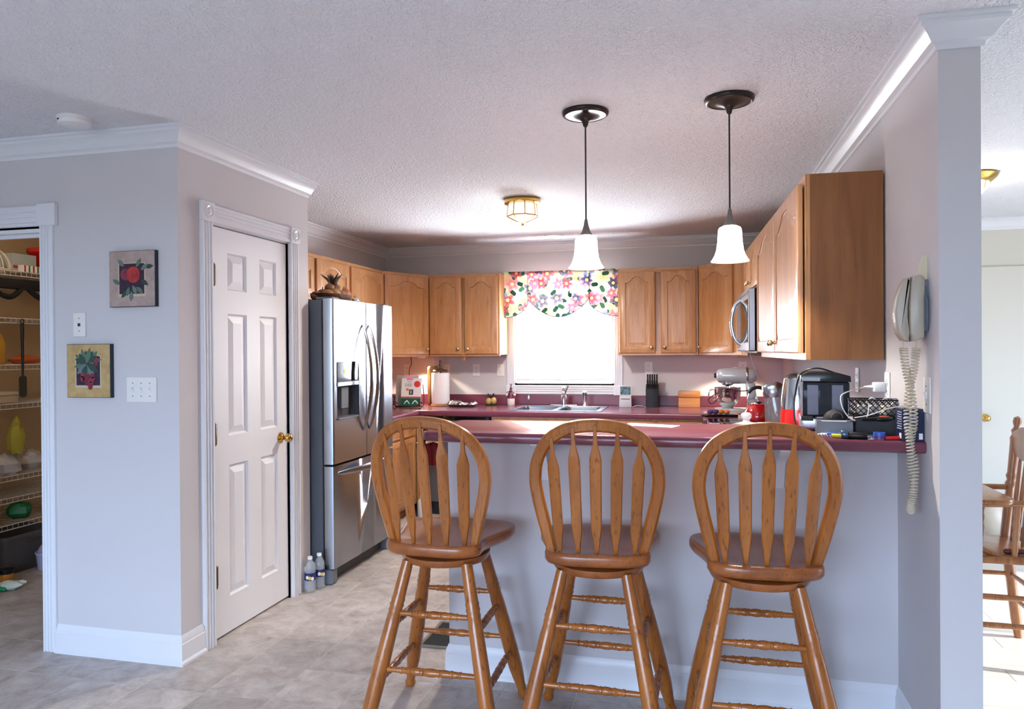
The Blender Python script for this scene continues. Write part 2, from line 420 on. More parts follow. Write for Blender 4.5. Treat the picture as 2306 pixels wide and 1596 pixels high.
bm = B(); sweep(bm, [(-1.055, YK+.115), (-1.055, YK), (XR, YK), (XR, YC), (XC, YC), (XC, 6.64), (4.6, 6.64)], base); struct('baseboard_right', bm, M_TRIM, smooth=25)

# fluted casings
def casing_profile(w, t=.018):
    p = [(0, 0), (0, -t*.7), (.006, -t)]
    n = 3; g = (w-.024)/n
    for i in range(n):
        a = .012 + i*g
        p += [(a+.002, -t), (a+g*.3, -t*.62), (a+g*.7, -t*.62), (a+g-.002, -t)]
    p += [(w-.006, -t), (w, -t*.7), (w, 0)]
    return p
def casing_v(name, w, z0, z1, x, M, parent):
    bm = B(); slab(bm, [(x+a, b) for a, b in casing_profile(w)], z0, z1, M); return mk(name, bm, M_TRIM, parent, 25)
def casing_h(name, w, x0, x1, z, M, parent):
    bm = B()
    R_ = Matrix(((0, 0, 1, 0), (0, 1, 0, 0), (1, 0, 0, 0), (0, 0, 0, 1)))   # x<->z
    slab(bm, [(z+a, b) for a, b in casing_profile(w)], x0, x1, M @ R_); return mk(name, bm, M_TRIM, parent, 25)
def corner_block(x0, z0, s, M, parent, rosette=True):
    bm = B(); box(bm, x0, x0+s, -.025, 0, z0, z0+s, .003, M); o = mk('corner_block', bm, M_TRIM, parent)
    if rosette:
        bm = B(); r = s*.36
        lathe(bm, [(r, 0), (r, .003), (r*.86, .006), (r*.72, .003), (r*.55, .001), (r*.4, .004), (r*.28, .0055), (.0001, .0045)], 28,
              M @ T(x0+s/2, -.0245, z0+s/2) @ RX(PI/2)); mk('rosette', bm, M_TRIM, o, 50)
    return o
def frame_root(name):
    o = bpy.data.objects.new(name, None); COL.objects.link(o); o['kind'] = 'structure'; o.empty_display_size = .05; return o
Mp = M_right(XL, 0)
tr = frame_root('trim_3'); cw = .086
casing_v('casing', cw, 0, 2.05, 3.148-.008-cw, Mp, tr); casing_v('casing', cw, 0, 2.05, 3.84+.008, Mp, tr)
casing_h('head_casing', cw, 3.14, 3.848, 2.053, Mp, tr)
corner_block(3.14-cw-.004, 2.05, .094, Mp, tr); corner_block(3.844, 2.05, .094, Mp, tr)
bm = B(); box(bm, 3.135, 3.148, .0, .11, 0, 2.06, 0, Mp); box(bm, 3.84, 3.853, .0, .11, 0, 2.06, 0, Mp); box(bm, 3.135, 3.853, 0, .11, 2.046, 2.06, 0, Mp)
mk('jamb', bm, M_TRIM, tr, 0)
tr = frame_root('trim_4'); Mc = M_front(0, Y0)
casing_v('casing', .076, 0, 2.03, -3.032, Mc, tr); casing_v('casing', .076, 0, 2.03, -3.86-.076, Mc, tr)
casing_h('head_casing', .1, -3.86, -3.036, 2.03, Mc, tr); corner_block(-3.038, 2.03, .105, Mc, tr, False); corner_block(-3.86-.09, 2.03, .105, Mc, tr, False)
bm = B(); box(bm, -3.045, -3.030, .0, .12, 0, 2.02, 0, Mc); box(bm, -3.865, -3.85, 0, .12, 0, 2.02, 0, Mc); box(bm, -3.865, -3.03, 0, .12, 2.002, 2.03, 0, Mc); box(bm, -3.86, -3.04, .04, .055, 1.985, 2.004, 0, Mc)
mk('jamb', bm, M_TRIM, tr, 0)

# six-panel door, hung flush in the pantry opening
def panel_mesh(bm, x0, x1, z0, z1, M):
    rings = []
    for ins, y in ((0, 0), (.009, .012), (.014, .012), (.046, .002)):
        rings.append([bm.verts.new(M @ Vector(p)) for p in ((x0+ins, y, z0+ins), (x1-ins, y, z0+ins), (x1-ins, y, z1-ins), (x0+ins, y, z1-ins))])
    for a, b in zip(rings, rings[1:]):
        for i in range(4): bm.faces.new((a[i], a[(i+1) % 4], b[(i+1) % 4], b[i]))
    bm.faces.new(rings[-1])
def six_panel(name, y_in, x0, x1, z0, z1, M):
    Md = M @ T(0, y_in, 0); wd = x1-x0
    cx = [x0, x0+.135, x0+.300, x0+wd-.275, x0+wd-.110, x1]
    cx = [x0, x0+wd*.195, x0+wd*.435, x0+wd*.61, x0+wd*.85, x1]
    cz = [z0, .19, .852, 1.0, 1.616, 1.735, 1.923, z1]
    bm = B()
    for i in range(5):
        for j in range(7):
            if i in (1, 3) and j in (1, 3, 5): continue
            bm.faces.new([bm.verts.new(Md @ Vector(p)) for p in ((cx[i], 0, cz[j]), (cx[i+1], 0, cz[j]), (cx[i+1], 0, cz[j+1]), (cx[i], 0, cz[j+1]))])
    bmesh.ops.remove_doubles(bm, verts=bm.verts, dist=1e-5)
    box(bm, x0, x1, .0185, .04, z0, z1, 0, Md)
    for f in ((x0, 0), (x1, 0)):
        bm.faces.new([bm.verts.new(Md @ Vector(p)) for p in ((f[0], 0, z0), (f[0], .0185, z0), (f[0], .0185, z1), (f[0], 0, z1))])
    for zz in (z0, z1):
        bm.faces.new([bm.verts.new(Md @ Vector(p)) for p in ((x0, 0, zz), (x1, 0, zz), (x1, .0185, zz), (x0, .0185, zz))])
    d = mk(name, bm, M_DOOR, None, 0); d['kind'] = 'structure'
    for i in (1, 3):
        for j in (1, 3, 5):
            bm = B(); panel_mesh(bm, cx[i], cx[i+1], cz[j], cz[j+1], Md); mk('panel', bm, M_DOOR, d, 0)
    return d
door = six_panel('door_1', .012, 3.152, 3.836, .012, 2.040, Mp)
M_HINGE = mat('aged_brass', srgb(104, 90, 72), .35, .8)
for z in (.32, 1.02, 1.80):
    bm = B(); lathe(bm, [(.004, -.058), (.011, -.05), (.011, .05), (.004, .060)], 12, Mp @ T(3.151, -.002, z)); hg = mk('hinge', bm, M_HINGE, door)
    bm = B(); box(bm, 3.156, 3.184, .006, .0125, z-.048, z+.048, .001, Mp); mk('hinge_leaf', bm, M_HINGE, hg)
def round_knob(M, m, parent, r=.026):
    bm = B(); lathe(bm, [(r*1.2, 0), (r*1.2, .004), (r*.9, .008), (r*.42, .012), (r*.42, .03), (r*.75, .036), (r, .048), (r*.95, .06), (r*.6, .068), (.0001, .07)], 22, M @ RX(PI/2))
    return mk('door_knob', bm, m, parent, 60)
round_knob(Mp @ T(3.765, .012, .935), M_BRASS, door)
# dining door far behind, with its brass knob
bm = B(); box(bm, 1.98, 3.06, -.02, -.001, .012, 2.06, .002, M_front(0, 6.64)); door2 = mk('door_2', bm, M_DWALL); door2['kind'] = 'structure'
round_knob(M_front(0, 6.64) @ T(2.24, -.02, .86), M_BRASS, door2)

# kitchen window
tr = frame_root('window_1'); Mw = M_front(0, YB); cw = .08
casing_v('casing', cw, 1.09, 2.15, -1.752, Mw, tr); casing_v('casing', cw, 1.09, 2.15, -.725, Mw, tr)
casing_h('sill_casing', .085, -1.672, -.725, 1.005, Mw, tr); casing_h('head_casing', .08, -1.672, -.725, 2.085, Mw, tr)
for x in (-1.757, -.728): corner_block(x, 1.0, .09, Mw, tr, False)
bm = B(); box(bm, -1.672, -1.655, 0, .12, 1.105, 2.08, 0, Mw); box(bm, -.742, -.725, 0, .12, 1.105, 2.08, 0, Mw); box(bm, -1.672, -.725, 0, .12, 1.092, 1.11, 0, Mw); box(bm, -1.672, -.725, 0, .12, 2.065, 2.08, 0, Mw)
mk('jamb', bm, M_TRIM, tr, 0)
bm = B()
for a in ((-1.655, -1.615, 1.11, 2.065), (-.782, -.742, 1.11, 2.065), (-1.615, -.782, 1.11, 1.15), (-1.615, -.782, 2.025, 2.065), (-1.615, -.782, 1.57, 1.61)):
    box(bm, a[0], a[1], .07, .105, a[2], a[3], .003, Mw)
mk('sash', bm, M_TRIM, tr)
M_PANE = mat('window_glass', (1, 1, 1, 1), .0, trans=1.0, ior=1.0)
for z0, z1 in ((1.15, 1.57), (1.61, 2.025)):
    bm = B(); box(bm, -1.615, -.782, .085, .089, z0, z1, 0, Mw); mk('pane', bm, M_PANE, tr, 0)
# windows behind and beside the camera
tr = frame_root('window_2')
bm = B()
for x in (-3.2, -2.15, -1.09, -.05): box(bm, x, x+.05, -2.68, -2.62, .25, 2.25)
for z in (.25, 2.2): box(bm, -3.2, 0, -2.68, -2.62, z, z+.05)
mk('frame', bm, M_TRIM, tr, 0)
tr = frame_root('window_3')
bm = B()
for y in (2.75, 3.92, 5.09): box(bm, 4.62, 4.68, y, y+.06, .05, 2.15)
for z in (.05, 2.09): box(bm, 4.62, 4.68, 2.75, 5.15, z, z+.06)
mk('frame', bm, M_TRIM, tr, 0)
def each(name, boxes, m, parent, bev=0, M=I4):
    out = []
    for b in boxes:
        bm = B(); box(bm, *b, bev, M); out.append(mk(name, bm, m, parent, 35 if bev else 0))
    return out
# thin window glass that lets the daylight through
def thin_glass():
    m, nt, N, L, b = node_mat('thin_window_glass')
    out = nt.nodes['Material Output']; nt.nodes.remove(b)
    t = N('ShaderNodeBsdfTransparent'); g = N('ShaderNodeBsdfGlossy'); g.inputs['Roughness'].default_value = .02
    mx = N('ShaderNodeMixShader'); mx.inputs[0].default_value = .06
    L(t.outputs[0], mx.inputs[1]); L(g.outputs[0], mx.inputs[2]); L(mx.outputs[0], out.inputs['Surface']); return m
M_THIN = thin_glass()
for o in COL.objects:
    if o.name.split('.')[0] == 'pane': o.data.materials[0] = M_THIN

# ================================================================ cabinets
def arch(t):
    q = min(1, max(0, (.84-abs(t))/.70)); return 3*q*q-2*q**3
def contour(x0, x1, z0, z1, A, n=28):
    """closed outline, counter-clockwise from the lower left; the top carries a cathedral arch of height A"""
    p = [(x0, z0), (x1, z0)]
    for i in range(n+1):
        t = 1 - 2*i/n
        p.append(((x0+x1)/2 + t*(x1-x0)/2, z1 - A + A*arch(t)))
    return p
def rect_like(x0, x1, z0, z1, n=28):
    p = [(x0, z0), (x1, z0)]
    for i in range(n+1):
        t = 1 - 2*i/n; p.append(((x0+x1)/2 + t*(x1-x0)/2, z1))
    return p
def ring_mesh(bm, rings, M, fill=True):
    vs = [[bm.verts.new(M @ Vector((x, y, z))) for x, z in pts] for pts, y in rings]
    n = len(vs[0])
    for a, b in zip(vs, vs[1:]):
        for i in range(n): bm.faces.new((a[i], a[(i+1) % n], b[(i+1) % n], b[i]))
    if fill: bm.faces.new(vs[-1])
    return vs
KNOB = None
def cab_door(parent, x0, x1, z0, z1, knob=None, fr=.055, A=None, arched=True, M=I4, name='door', wm=None):
    """overlay door: frame with arched opening, raised panel and knob; front face at y = -.02"""
    global KNOB
    w_, h_ = x1-x0, z1-z0
    if A is None: A = min(.05, h_*.12) if arched else 0
    fr = min(fr, w_*.2)
    def inner(d): return contour(x0+fr+d, x1-fr-d, z0+fr+d, z1-fr*.8-d*.9, A)
    def outer(d): return rect_like(x0+d, x1-d, z0+d, z1-d)
    bm = B()
    ring_mesh(bm, [(outer(0), 0), (outer(0), -.014), (outer(.002), -.018), (outer(.006), -.02), (inner(0), -.02), (inner(.003), -.0135), (inner(.006), -.0125)], M, False)
    d = mk(name, bm, wm or W_OAK, parent, 30)
    bm = B()
    ring_mesh(bm, [(inner(.004), -.0115), (inner(.010), -.0115), (inner(.034), -.0185), (inner(.037), -.0185)], M)
    mk('panel', bm, W_OAK, d, 20)
    if knob:
        kx, kz = knob
        Mk = M @ T(kx, -.02, kz) @ RX(PI/2)
        if KNOB is None:
            b2 = B(); lathe(b2, [(.008, 0), (.0055, .006), (.0055, .012), (.0135, .017), (.016, .022), (.014, .027), (.007, .030), (.0001, .031)], 16)
            KNOB = mk('knob', b2, M_NICKEL, d, 60); KNOB.matrix_local = Mk
        else: inst(KNOB, d, Mk)
    return d
def drawer(parent, x0, x1, z0, z1, M=I4, knob=True):
    bm = B(); box(bm, x0, x1, -.02, 0, z0, z1, .005, M); d = mk('drawer', bm, W_OAKX, parent, 30)
    if knob: inst(KNOB, d, M @ T((x0+x1)/2, -.02, (z0+z1)/2) @ RX(PI/2))
    return d
def cab_body(parent, x0, x1, z0, z1, dep, side=None, rail=.038):
    bm = B(); box(bm, x0, x1, .019, dep, z0+.012, z1); mk('body', bm, side or W_VEN, parent, 0)
    each('stile', [(x0, x0+rail, 0, .019, z0, z1), (x1-rail, x1, 0, .019, z0, z1)], W_OAK, parent, .0015)
    each('rail', [(x0+rail, x1-rail, .0005, .019, z1-rail, z1), (x0+rail, x1-rail, .0005, .019, z0, z0+rail)], W_OAKX, parent)
GU = 'oak wall cabinets'
# back wall, window side nearest the refrigerator
c = thing('wall_cabinet', 'two-door oak wall cabinet just beside the window, nearer the refrigerator', 'cabinet', (-2.42, 6.561, 0), 0, GU)
cab_body(c, 0, .685, 1.372, 2.134, .32, W_OAK)
cab_door(c, .012, .325, 1.392, 2.104, (.292, 1.44)); cab_door(c, .355, .668, 1.392, 2.104, (.388, 1.44))
bm = B(); box(bm, .30, .33, .05, .07, 1.335, 1.385); mk('hook_block', bm, W_OAK, c)
c = thing('wall_cabinet', 'two-door oak wall cabinet above the knife block', 'cabinet', (-.655, 6.561, 0), 0, GU)
cab_body(c, 0, .685, 1.372, 2.134, .32, W_OAK)
cab_door(c, .012, .322, 1.392, 2.104, (.290, 1.44)); cab_door(c, .372, .668, 1.392, 2.104, (.402, 1.44))
# diagonal corner cabinets
def corner_cab(label, p0, p1, poly):
    a = math.atan2(p1[1]-p0[1], p1[0]-p0[0]); Lh = math.hypot(p1[0]-p0[0], p1[1]-p0[1])
    c = thing('corner_cabinet', label, 'cabinet', (p0[0], p0[1], 0), a, 'diagonal corner wall cabinets')
    Mi = (T(p0[0], p0[1], 0) @ RZ(a)).inverted()
    bm = B(); slab(bm, poly, 1.372, 2.134, Mi); mk('body', bm, W_OAK, c, 0)
    return c, Lh
c, Lh = corner_cab('single-door diagonal oak corner wall cabinet rising behind the refrigerator', (-2.68, 6.09), (-2.425, 6.561), [(-2.68, 6.09), (-2.425, 6.561), (-2.425, 6.88), (-2.99, 6.88), (-2.99, 6.09)])
cab_door(c, .012, Lh-.012, 1.392, 2.104, (Lh-.045, 1.44), fr=.06)
c, Lh = corner_cab('single-door diagonal oak corner wall cabinet beside the microwave', (.035, 6.561), (.358, 6.05), [(.035, 6.561), (.358, 6.05), (.70, 6.05), (.74, 6.88), (.035, 6.88)])
cab_door(c, .03, Lh-.10, 1.392, 2.104, (.055, 1.44), fr=.055)
# side wall, above the refrigerator
c = thing('wall_cabinet', 'short two-door oak cabinet above the refrigerator', 'cabinet', (-2.68, 4.10, 0), PI/2, GU)
cab_body(c, 0, 1.325, 1.80, 2.134, .31, W_OAK)
cab_door(c, .10, .75, 1.82, 2.104, A=.05); cab_door(c, .785, 1.31, 1.82, 2.104, A=.05)
c = thing('wall_cabinet', 'single-door oak wall cabinet half hidden behind the refrigerator', 'cabinet', (-2.68, 5.428, 0), PI/2, GU)
cab_body(c, 0, .66, 1.372, 2.134, .31, W_OAK)
cab_door(c, .015, .645, 1.392, 2.104)
# right wall: a slightly skewed run
SK = -PI/2 + .0325
RUN = T(.443, 3.238, 0) @ RZ(SK)
def run_thing(name, label, cat, lx, group=None):
    p = RUN @ Vector((lx, 0, 0)); return thing(name, label, cat, p, SK, group)
c = run_thing('wall_cabinet', 'large oak wall cabinet with plain brown end panel next to the wall phone', 'cabinet', 0, GU)
bm = B(); box(bm, -1.50, -.001, .02, .296, 1.372, 2.134); mk('body', bm, W_OAK, c, 0)
bm = B(); box(bm, -.006, 0, .02, .296, 1.372, 2.134); mk('end_panel', bm, W_VEN, c, 0)
each('stile', [(-.04, 0, 0, .02, 1.372, 2.134), (-1.50, -1.46, 0, .02, 1.372, 2.134)], W_OAK, c, .001)
each('rail', [(-1.46, -.04, .001, .02, 2.09, 2.134), (-1.46, -.04, .001, .02, 1.372, 1.41)], W_OAKX, c)
PR = T(0, -.007, 0)
cab_door(c, -.73, -.016, 1.40, 2.10, (-.69, 1.45), fr=.06, A=.07, M=PR); cab_door(c, -1.49, -.738, 1.40, 2.10, (-.78, 1.45), fr=.06, A=.07, M=PR)
c = run_thing('wall_cabinet', 'short two-door oak cabinet above the microwave', 'cabinet', -1.502, GU)
bm = B(); box(bm, -.808, 0, .02, .29, 1.80, 2.134); mk('body', bm, W_OAK, c, 0)
bm = B(); box(bm, -.808, 0, 0, .02, 1.80, 2.134, .001); mk('face_frame', bm, W_OAK, c, 0)
cab_door(c, -.44, -.012, 1.82, 2.10, (-.40, 1.86), A=.045); cab_door(c, -.80, -.446, 1.82, 2.10, (-.48, 1.86), A=.045)
# filler between it and the corner cabinet
bm = B(); box(bm, -.49, 0, .0, .29, 1.372, 2.134, 0, RUN @ T(-2.312, 0, 0)); o = mk('cabinet_filler', bm, W_OAK, None, 0); tag(o, 'plain oak filler strip between microwave and corner cabinet', 'panel')

# base cabinets
c = thing('base_cabinet', 'oak base cabinet with drawer and door beside the refrigerator', 'cabinet', (-2.36, 5.03, 0), PI/2, 'oak base cabinets')
bm = B(); box(bm, 0, 1.02, 0, .62, .10, .868); mk('body', bm, W_OAK, c, 0)
bm = B(); box(bm, 0, 1.02, .07, .60, 0, .10); mk('toe_kick', bm, W_VEN, c, 0)
for a, b in ((.02, .40), (.42, .70), (.72, .97)):
    drawer(c, a, b, .70, .84); cab_door(c, a, b, .13, .68, ((a+b)/2+.1, .63), A=0, arched=False)
c = thing('base_cabinet', 'oak sink base cabinet with false drawer fronts below the window', 'cabinet', (-1.68, 6.06, 0), 0, 'oak base cabinets')
bm = B(); box(bm, 0, .955, 0, .06, .10, .868); box(bm, 0, .955, .06, .8, .10, .66); mk('body', bm, W_OAK, c, 0)
bm = B(); box(bm, 0, .955, .07, .6, 0, .10); mk('toe_kick', bm, W_VEN, c, 0)
for a, b in ((.02, .47), (.485, .935)):
    drawer(c, a, b, .70, .84, knob=False); cab_door(c, a, b, .13, .68, (b-.04 if a < .1 else a+.04, .63), arched=False)
c = thing('base_cabinet', 'oak drawer base cabinet below the wooden recipe box', 'cabinet', (-.72, 6.06, 0), 0, 'oak base cabinets')
bm = B(); box(bm, 0, .80, 0, .80, .10, .868); mk('body', bm, W_OAK, c, 0)
bm = B(); box(bm, 0, .80, .07, .7, 0, .10); mk('toe_kick', bm, W_VEN, c, 0)
for a, b in ((.02, .40), (.43, .78)):
    drawer(c, a, b, .70, .84); cab_door(c, a, b, .13, .68, (b-.04, .63), arched=False)
c = thing('base_cabinet', 'narrow oak corner base panel beside the dishwasher', 'cabinet', (-2.36, 6.06, 0), 0, 'oak base cabinets')
bm = B(); box(bm, .001, .062, 0, .5, .10, .868); mk('body', bm, W_OAK, c, 0)
bm = B(); box(bm, .001, .062, .07, .5, 0, .10); mk('toe_kick', bm, W_VEN, c, 0)
c = thing('base_cabinet', 'long oak peninsula base cabinet behind the breakfast bar', 'cabinet', (-1.03, 3.215, 0), 0, 'oak base cabinets')
bm = B(); box(bm, 0, 1.77, 0, .6, .10, .868); mk('body', bm, W_OAK, c, 0)
bm = B(); box(bm, 0, 1.77, 0, .53, 0, .10); mk('toe_kick', bm, W_VEN, c, 0)
for k in range(3): cab_door(c, .04+k*.58, .58+k*.58, .13, .84, arched=False, M=T(1.77, .6, 0) @ RZ(PI))
c = thing('base_cabinet', 'oak base cabinet between range and peninsula', 'cabinet', (.12, 4.72, 0), -PI/2, 'oak base cabinets')
bm = B(); box(bm, 0, .85, 0, .62, .10, .868); mk('body', bm, W_OAK, c, 0)
bm = B(); box(bm, 0, .85, .07, .6, 0, .10); mk('toe_kick', bm, W_VEN, c, 0)
cab_door(c, .03, .42, .13, .84, arched=False); cab_door(c, .44, .83, .13, .84, arched=False)

# worktops
def top_boxes(bm, rects, z0, z1):
    for x0, x1, y0, y1 in rects: box(bm, x0, x1, y0, y1, z0, z1)
ct = thing('countertop', 'maroon laminate worktop with backsplash running below the window', 'countertop', (0, 0, 0))
bm = B(); top_boxes(bm, [(XW+.002, -2.335, 5.025, 6.04), (XW+.002, -1.53, 6.04, YB-.002), (-1.53, -.78, 6.04, 6.13), (-1.53, -.78, 6.70, YB-.002), (-.78, XR-.002, 6.04, YB-.002), (.075, XR-.002, 5.53, 6.04)], ZC-.038, ZC)
mk('worktop', bm, M_LAM, ct, 0)
bm = B()
edge = [(0, ZC-.046), (.008, ZC-.046), (.013, ZC-.040), (.014, ZC-.012), (.011, ZC-.004), (.005, ZC), (0, ZC)]
sweep(bm, [(-2.335, 5.025), (-2.335, 6.04), (.06, 6.04), (.075, 6.03), (.075, 5.53)], edge); mk('front_edge', bm, M_LAME, ct, 40)
for nm, b_ in (('long maroon laminate backsplash strip below the window', (XW+.022, XR-.022, YB-.022, YB-.001, ZC, 1.0)), ('maroon laminate backsplash strip on the refrigerator side wall', (XW+.001, XW+.0215, 5.025, YB-.002, ZC, 1.0)), ('maroon laminate backsplash strip in the corner behind the mixer', (XR-.0215, XR-.001, 5.53, YB-.002, ZC, 1.0))):
    bm = B(); box(bm, *b_, .003); tag(mk('backsplash', bm, M_LAM), nm, 'backsplash', 'backsplash strips')
pc = thing('countertop', 'low maroon worktop of the peninsula hidden behind the bar', 'countertop', (0, 0, 0))
bm = B(); box(bm, -1.05, XR-.002, YK+.117, 3.86, ZC-.038, ZC, .004); box(bm, .10, XR-.002, 3.86, 4.725, ZC-.038, ZC, .004); mk('worktop', bm, M_LAM, pc)
bm = B(); box(bm, XR-.022, XR-.001, 3.3, 4.725, ZC, 1.0, .003); tag(mk('backsplash', bm, M_LAM), 'maroon laminate backsplash strip between range and bar', 'backsplash', 'backsplash strips')
bar = thing('breakfast_bar', 'raised maroon laminate breakfast bar behind the three stools', 'countertop', (0, 0, 0))
def bar_poly(d):
    x0, x1, y0, y1, r = -1.05+d, XR-.001, 2.72+d, 3.235-d, .05
    p = []
    for cx, cy, a0 in ((x0+r, y0+r, PI), ):
        for j in range(7): a = a0 + PI/2*j/6; p.append((cx+r*math.cos(a), cy+r*math.sin(a)))
    p += [(x1, y0), (x1, y1)]
    r = .03
    for j in range(5): a = PI/2 + PI/2*j/4; p.append((x0+r+r*math.cos(a), y1-r+r*math.sin(a)))
    return p
bm = B()
vs = [[bm.verts.new((x, y, z)) for x, y in bar_poly(d)] for d, z in ((.012, ZB-.040), (.002, ZB-.034), (0, ZB-.026), (0, ZB-.012), (.004, ZB-.004), (.011, ZB))]
n = len(vs[0])
for a, b in zip(vs, vs[1:]):
    for i in range(n): bm.faces.new((a[i], a[(i+1) % n], b[(i+1) % n], b[i]))
bm.faces.new(vs[-1]); bm.faces.new(list(reversed(vs[0]))); mk('slab', bm, M_LAM, bar, 40)
for x in (-.615, .318):
    cb = [(0, 0), (.24, 0), (.24, -.02), (.215, -.03), (.19, -.05), (.13, -.06), (.085, -.085), (.06, -.13), (.035, -.165), (.03, -.19), (0, -.19)]
    bm = B(); prism(bm, [(-a, b) for a, b in cb], -.018, .018, T(x, YK-.0005, ZB-.0412) @ RZ(PI/2), .003); o = mk('corbel', bm, M_TRIM); tag(o, 'white scrolled corbel under the bar ' + ('seen through the middle stool' if x < 0 else 'seen through the stool nearest the phone'), 'bracket', 'corbels under the bar')

# stainless double sink
sk = thing('kitchen_sink', 'stainless double-bowl sink set into the worktop below the window', 'sink', (-1.155, 6.415, ZC))
bm = B()
for rr, z in (((.79, .61), .0), ((.79, .61), .004), ((.775, .595), .007)): pass
def rim(bm):
    o = rrect(.795, .62, .03, 4); k = len(o)
    box(bm, -.3975, .3975, -.31, -.262, 0, .006, .0025); box(bm, -.3975, .3975, .20, .31, 0, .006, .0025)
    for x0, x1 in ((-.3975, -.352), (-.025, .025), (.352, .3975)): box(bm, x0, x1, -.265, .205, 0, .0055)
rim(bm); mk('rim', bm, M_STEEL, sk)
for x0, x1 in ((-.352, -.025), (.025, .352)):
    bm = B(); cx = (x0+x1)/2; wd = x1-x0
    rg = []
    for ins, z in ((0, .004), (.004, -.01), (.01, -.15), (.03, -.175), (.09, -.18)):
        rg.append([bm.verts.new((cx+x, -.03+y, z)) for x, y in rrect(wd-2*ins, .47-2*ins, .05, 4)])
    for a, b in zip(rg, rg[1:]):
        for i in range(len(a)): bm.faces.new((a[i], a[(i+1) % len(a)], b[(i+1) % len(a)], b[i]))
    bm.faces.new(rg[-1]); mk('bowl', bm, M_STEEL, sk, 50)
f = thing('faucet', 'chrome single-lever kitchen faucet at the sink', 'faucet', (-1.16, 6.66, ZC+.006))
bm = B(); box(bm, -.125, .125, -.03, .03, 0, .012, .008, I4, 2); mk('base_plate', bm, M_CHROME, f)
bm = B(); lathe(bm, [(.03, .01), (.028, .05), (.026, .085), (.018, .1), (.0001, .105)], 20); mk('body', bm, M_CHROME, f, 60)
bm = B(); tube(bm, catmull([(0, 0, .06), (.008, -.05, .13), (.02, -.12, .165), (.028, -.18, .165), (.03, -.20, .14)]), [.015]*20+[.012]*5, 12); mk('spout', bm, M_CHROME, f, 60)
bm = B(); tube(bm, [(0, 0, .09), (.014, .0, .135), (.032, .01, .185)], [.012, .011, .014], 10); mk('lever', bm, M_CHROME, f, 60)
f = thing('sink_sprayer', 'small chrome side sprayer next to the faucet', 'sprayer', (-.965, 6.66, ZC+.006))
bm = B(); lathe(bm, [(.024, 0), (.022, .012), (.013, .02), (.012, .06)], 16); mk('holder', bm, M_CHROME, f, 60)
bm = B(); lathe(bm, [(.012, .05), (.016, .07), (.015, .1), (.02, .12), (.018, .135), (.0001, .138)], 16, RX(.25)); mk('spray_head', bm, M_CHROME, f, 60)

# ================================================================ refrigerator
fr = thing('refrigerator', 'stainless french-door refrigerator with bottom freezer and water dispenser', 'refrigerator', (-2.13, 4.092, 0), PI/2)
W2 = .905; DX = (.050, .345); DZ = (1.0, 1.357)
bm = B(); box(bm, .004, W2-.004, .075, .80, .05, 1.738, .004); mk('body', bm, M_DKGREY, fr)
bm = B(); box(bm, .012, W2-.012, .062, .076, .10, 1.735); mk('gasket', bm, M_BLACK, fr, 0)
def bow(x):   # doors are gently convex
    return -.006*(1-((x-W2/2)/(W2/2))**2)
def curved_front(bm, x0, x1, z0, z1, n=6):
    for i in range(n):
        a, b = x0+(x1-x0)*i/n, x0+(x1-x0)*(i+1)/n
        bm.faces.new([bm.verts.new(p) for p in ((a, bow(a), z0), (b, bow(b), z0), (b, bow(b), z1), (a, bow(a), z1))])
def door_shell(bm, x0, x1, z0, z1, hole=None):
    xs = [x0+.012] + ([hole[0], hole[1]] if hole else []) + [x1-.002]
    for i in range(len(xs)-1):
        if hole and i == 1:
            curved_front(bm, xs[i], xs[i+1], z0, hole[2]); curved_front(bm, xs[i], xs[i+1], hole[3], z1)
        else: curved_front(bm, xs[i], xs[i+1], z0, z1)
    prev = None
    def side(pts):
        for (xa, ya), (xb, yb) in zip(pts, pts[1:]):
            bm.faces.new([bm.verts.new(p) for p in ((xa, ya, z0), (xb, yb, z0), (xb, yb, z1), (xa, ya, z1))])
    side([(x0, .062), (x0, .012), (x0+.003, .004), (x0+.012, bow(x0+.012))]); side([(x1-.002, bow(x1)), (x1, .004), (x1, .062)])
    pts = [(x0, .062), (x0, .012), (x0+.003, .004)] + [(x0+.012+(x1-x0-.014)*i/8, bow(x0+.012+(x1-x0-.014)*i/8)) for i in range(9)] + [(x1, .004), (x1, .062)]
    for z in (z0, z1): bm.faces.new([bm.verts.new((x, y, z)) for x, y in pts])
    bm.faces.new([bm.verts.new(p) for p in ((x0, .062, z0), (x1, .062, z0), (x1, .062, z1), (x0, .062, z1))])
    bmesh.ops.remove_doubles(bm, verts=bm.verts, dist=1e-4)
bm = B(); door_shell(bm, 0, .4515, .735, 1.745, (DX[0], DX[1], DZ[0], DZ[1])); dl = mk('door', bm, M_STEEL, fr, 30); dl['label'] = 'stainless door with the water dispenser'
bm = B(); door_shell(bm, .4545, W2, .735, 1.745); dr = mk('door', bm, M_STEEL, fr, 30)
bm = B(); door_shell(bm, 0, W2, .10, .722); fz = mk('freezer_drawer', bm, M_STEEL, fr, 30)
dx0, dx1, dz0, dz1 = DX[0], DX[1], DZ[0], DZ[1]
bm = B(); box(bm, dx0, dx1, -.004, .03, dz0+.235, dz1, .002); cp = mk('control_panel', bm, M_GLOSSB, dl)
bm = B(); box(bm, dx0+.09, dx0+.11, -.006, -.003, dz0+.285, dz0+.31); mk('display_mark', bm, mat('display_green', srgb(150, 220, 40), .5, emit=srgb(150, 230, 40), es=.8), dl, 0)
bm = B(); box(bm, dx0, dx1, -.008, .03, dz0+.205, dz0+.235, .004); mk('dispenser_lip', bm, M_STEEL, dl)
M_CAV = mat('grey_cavity', srgb(96, 98, 104), .35, .4)
bm = B()
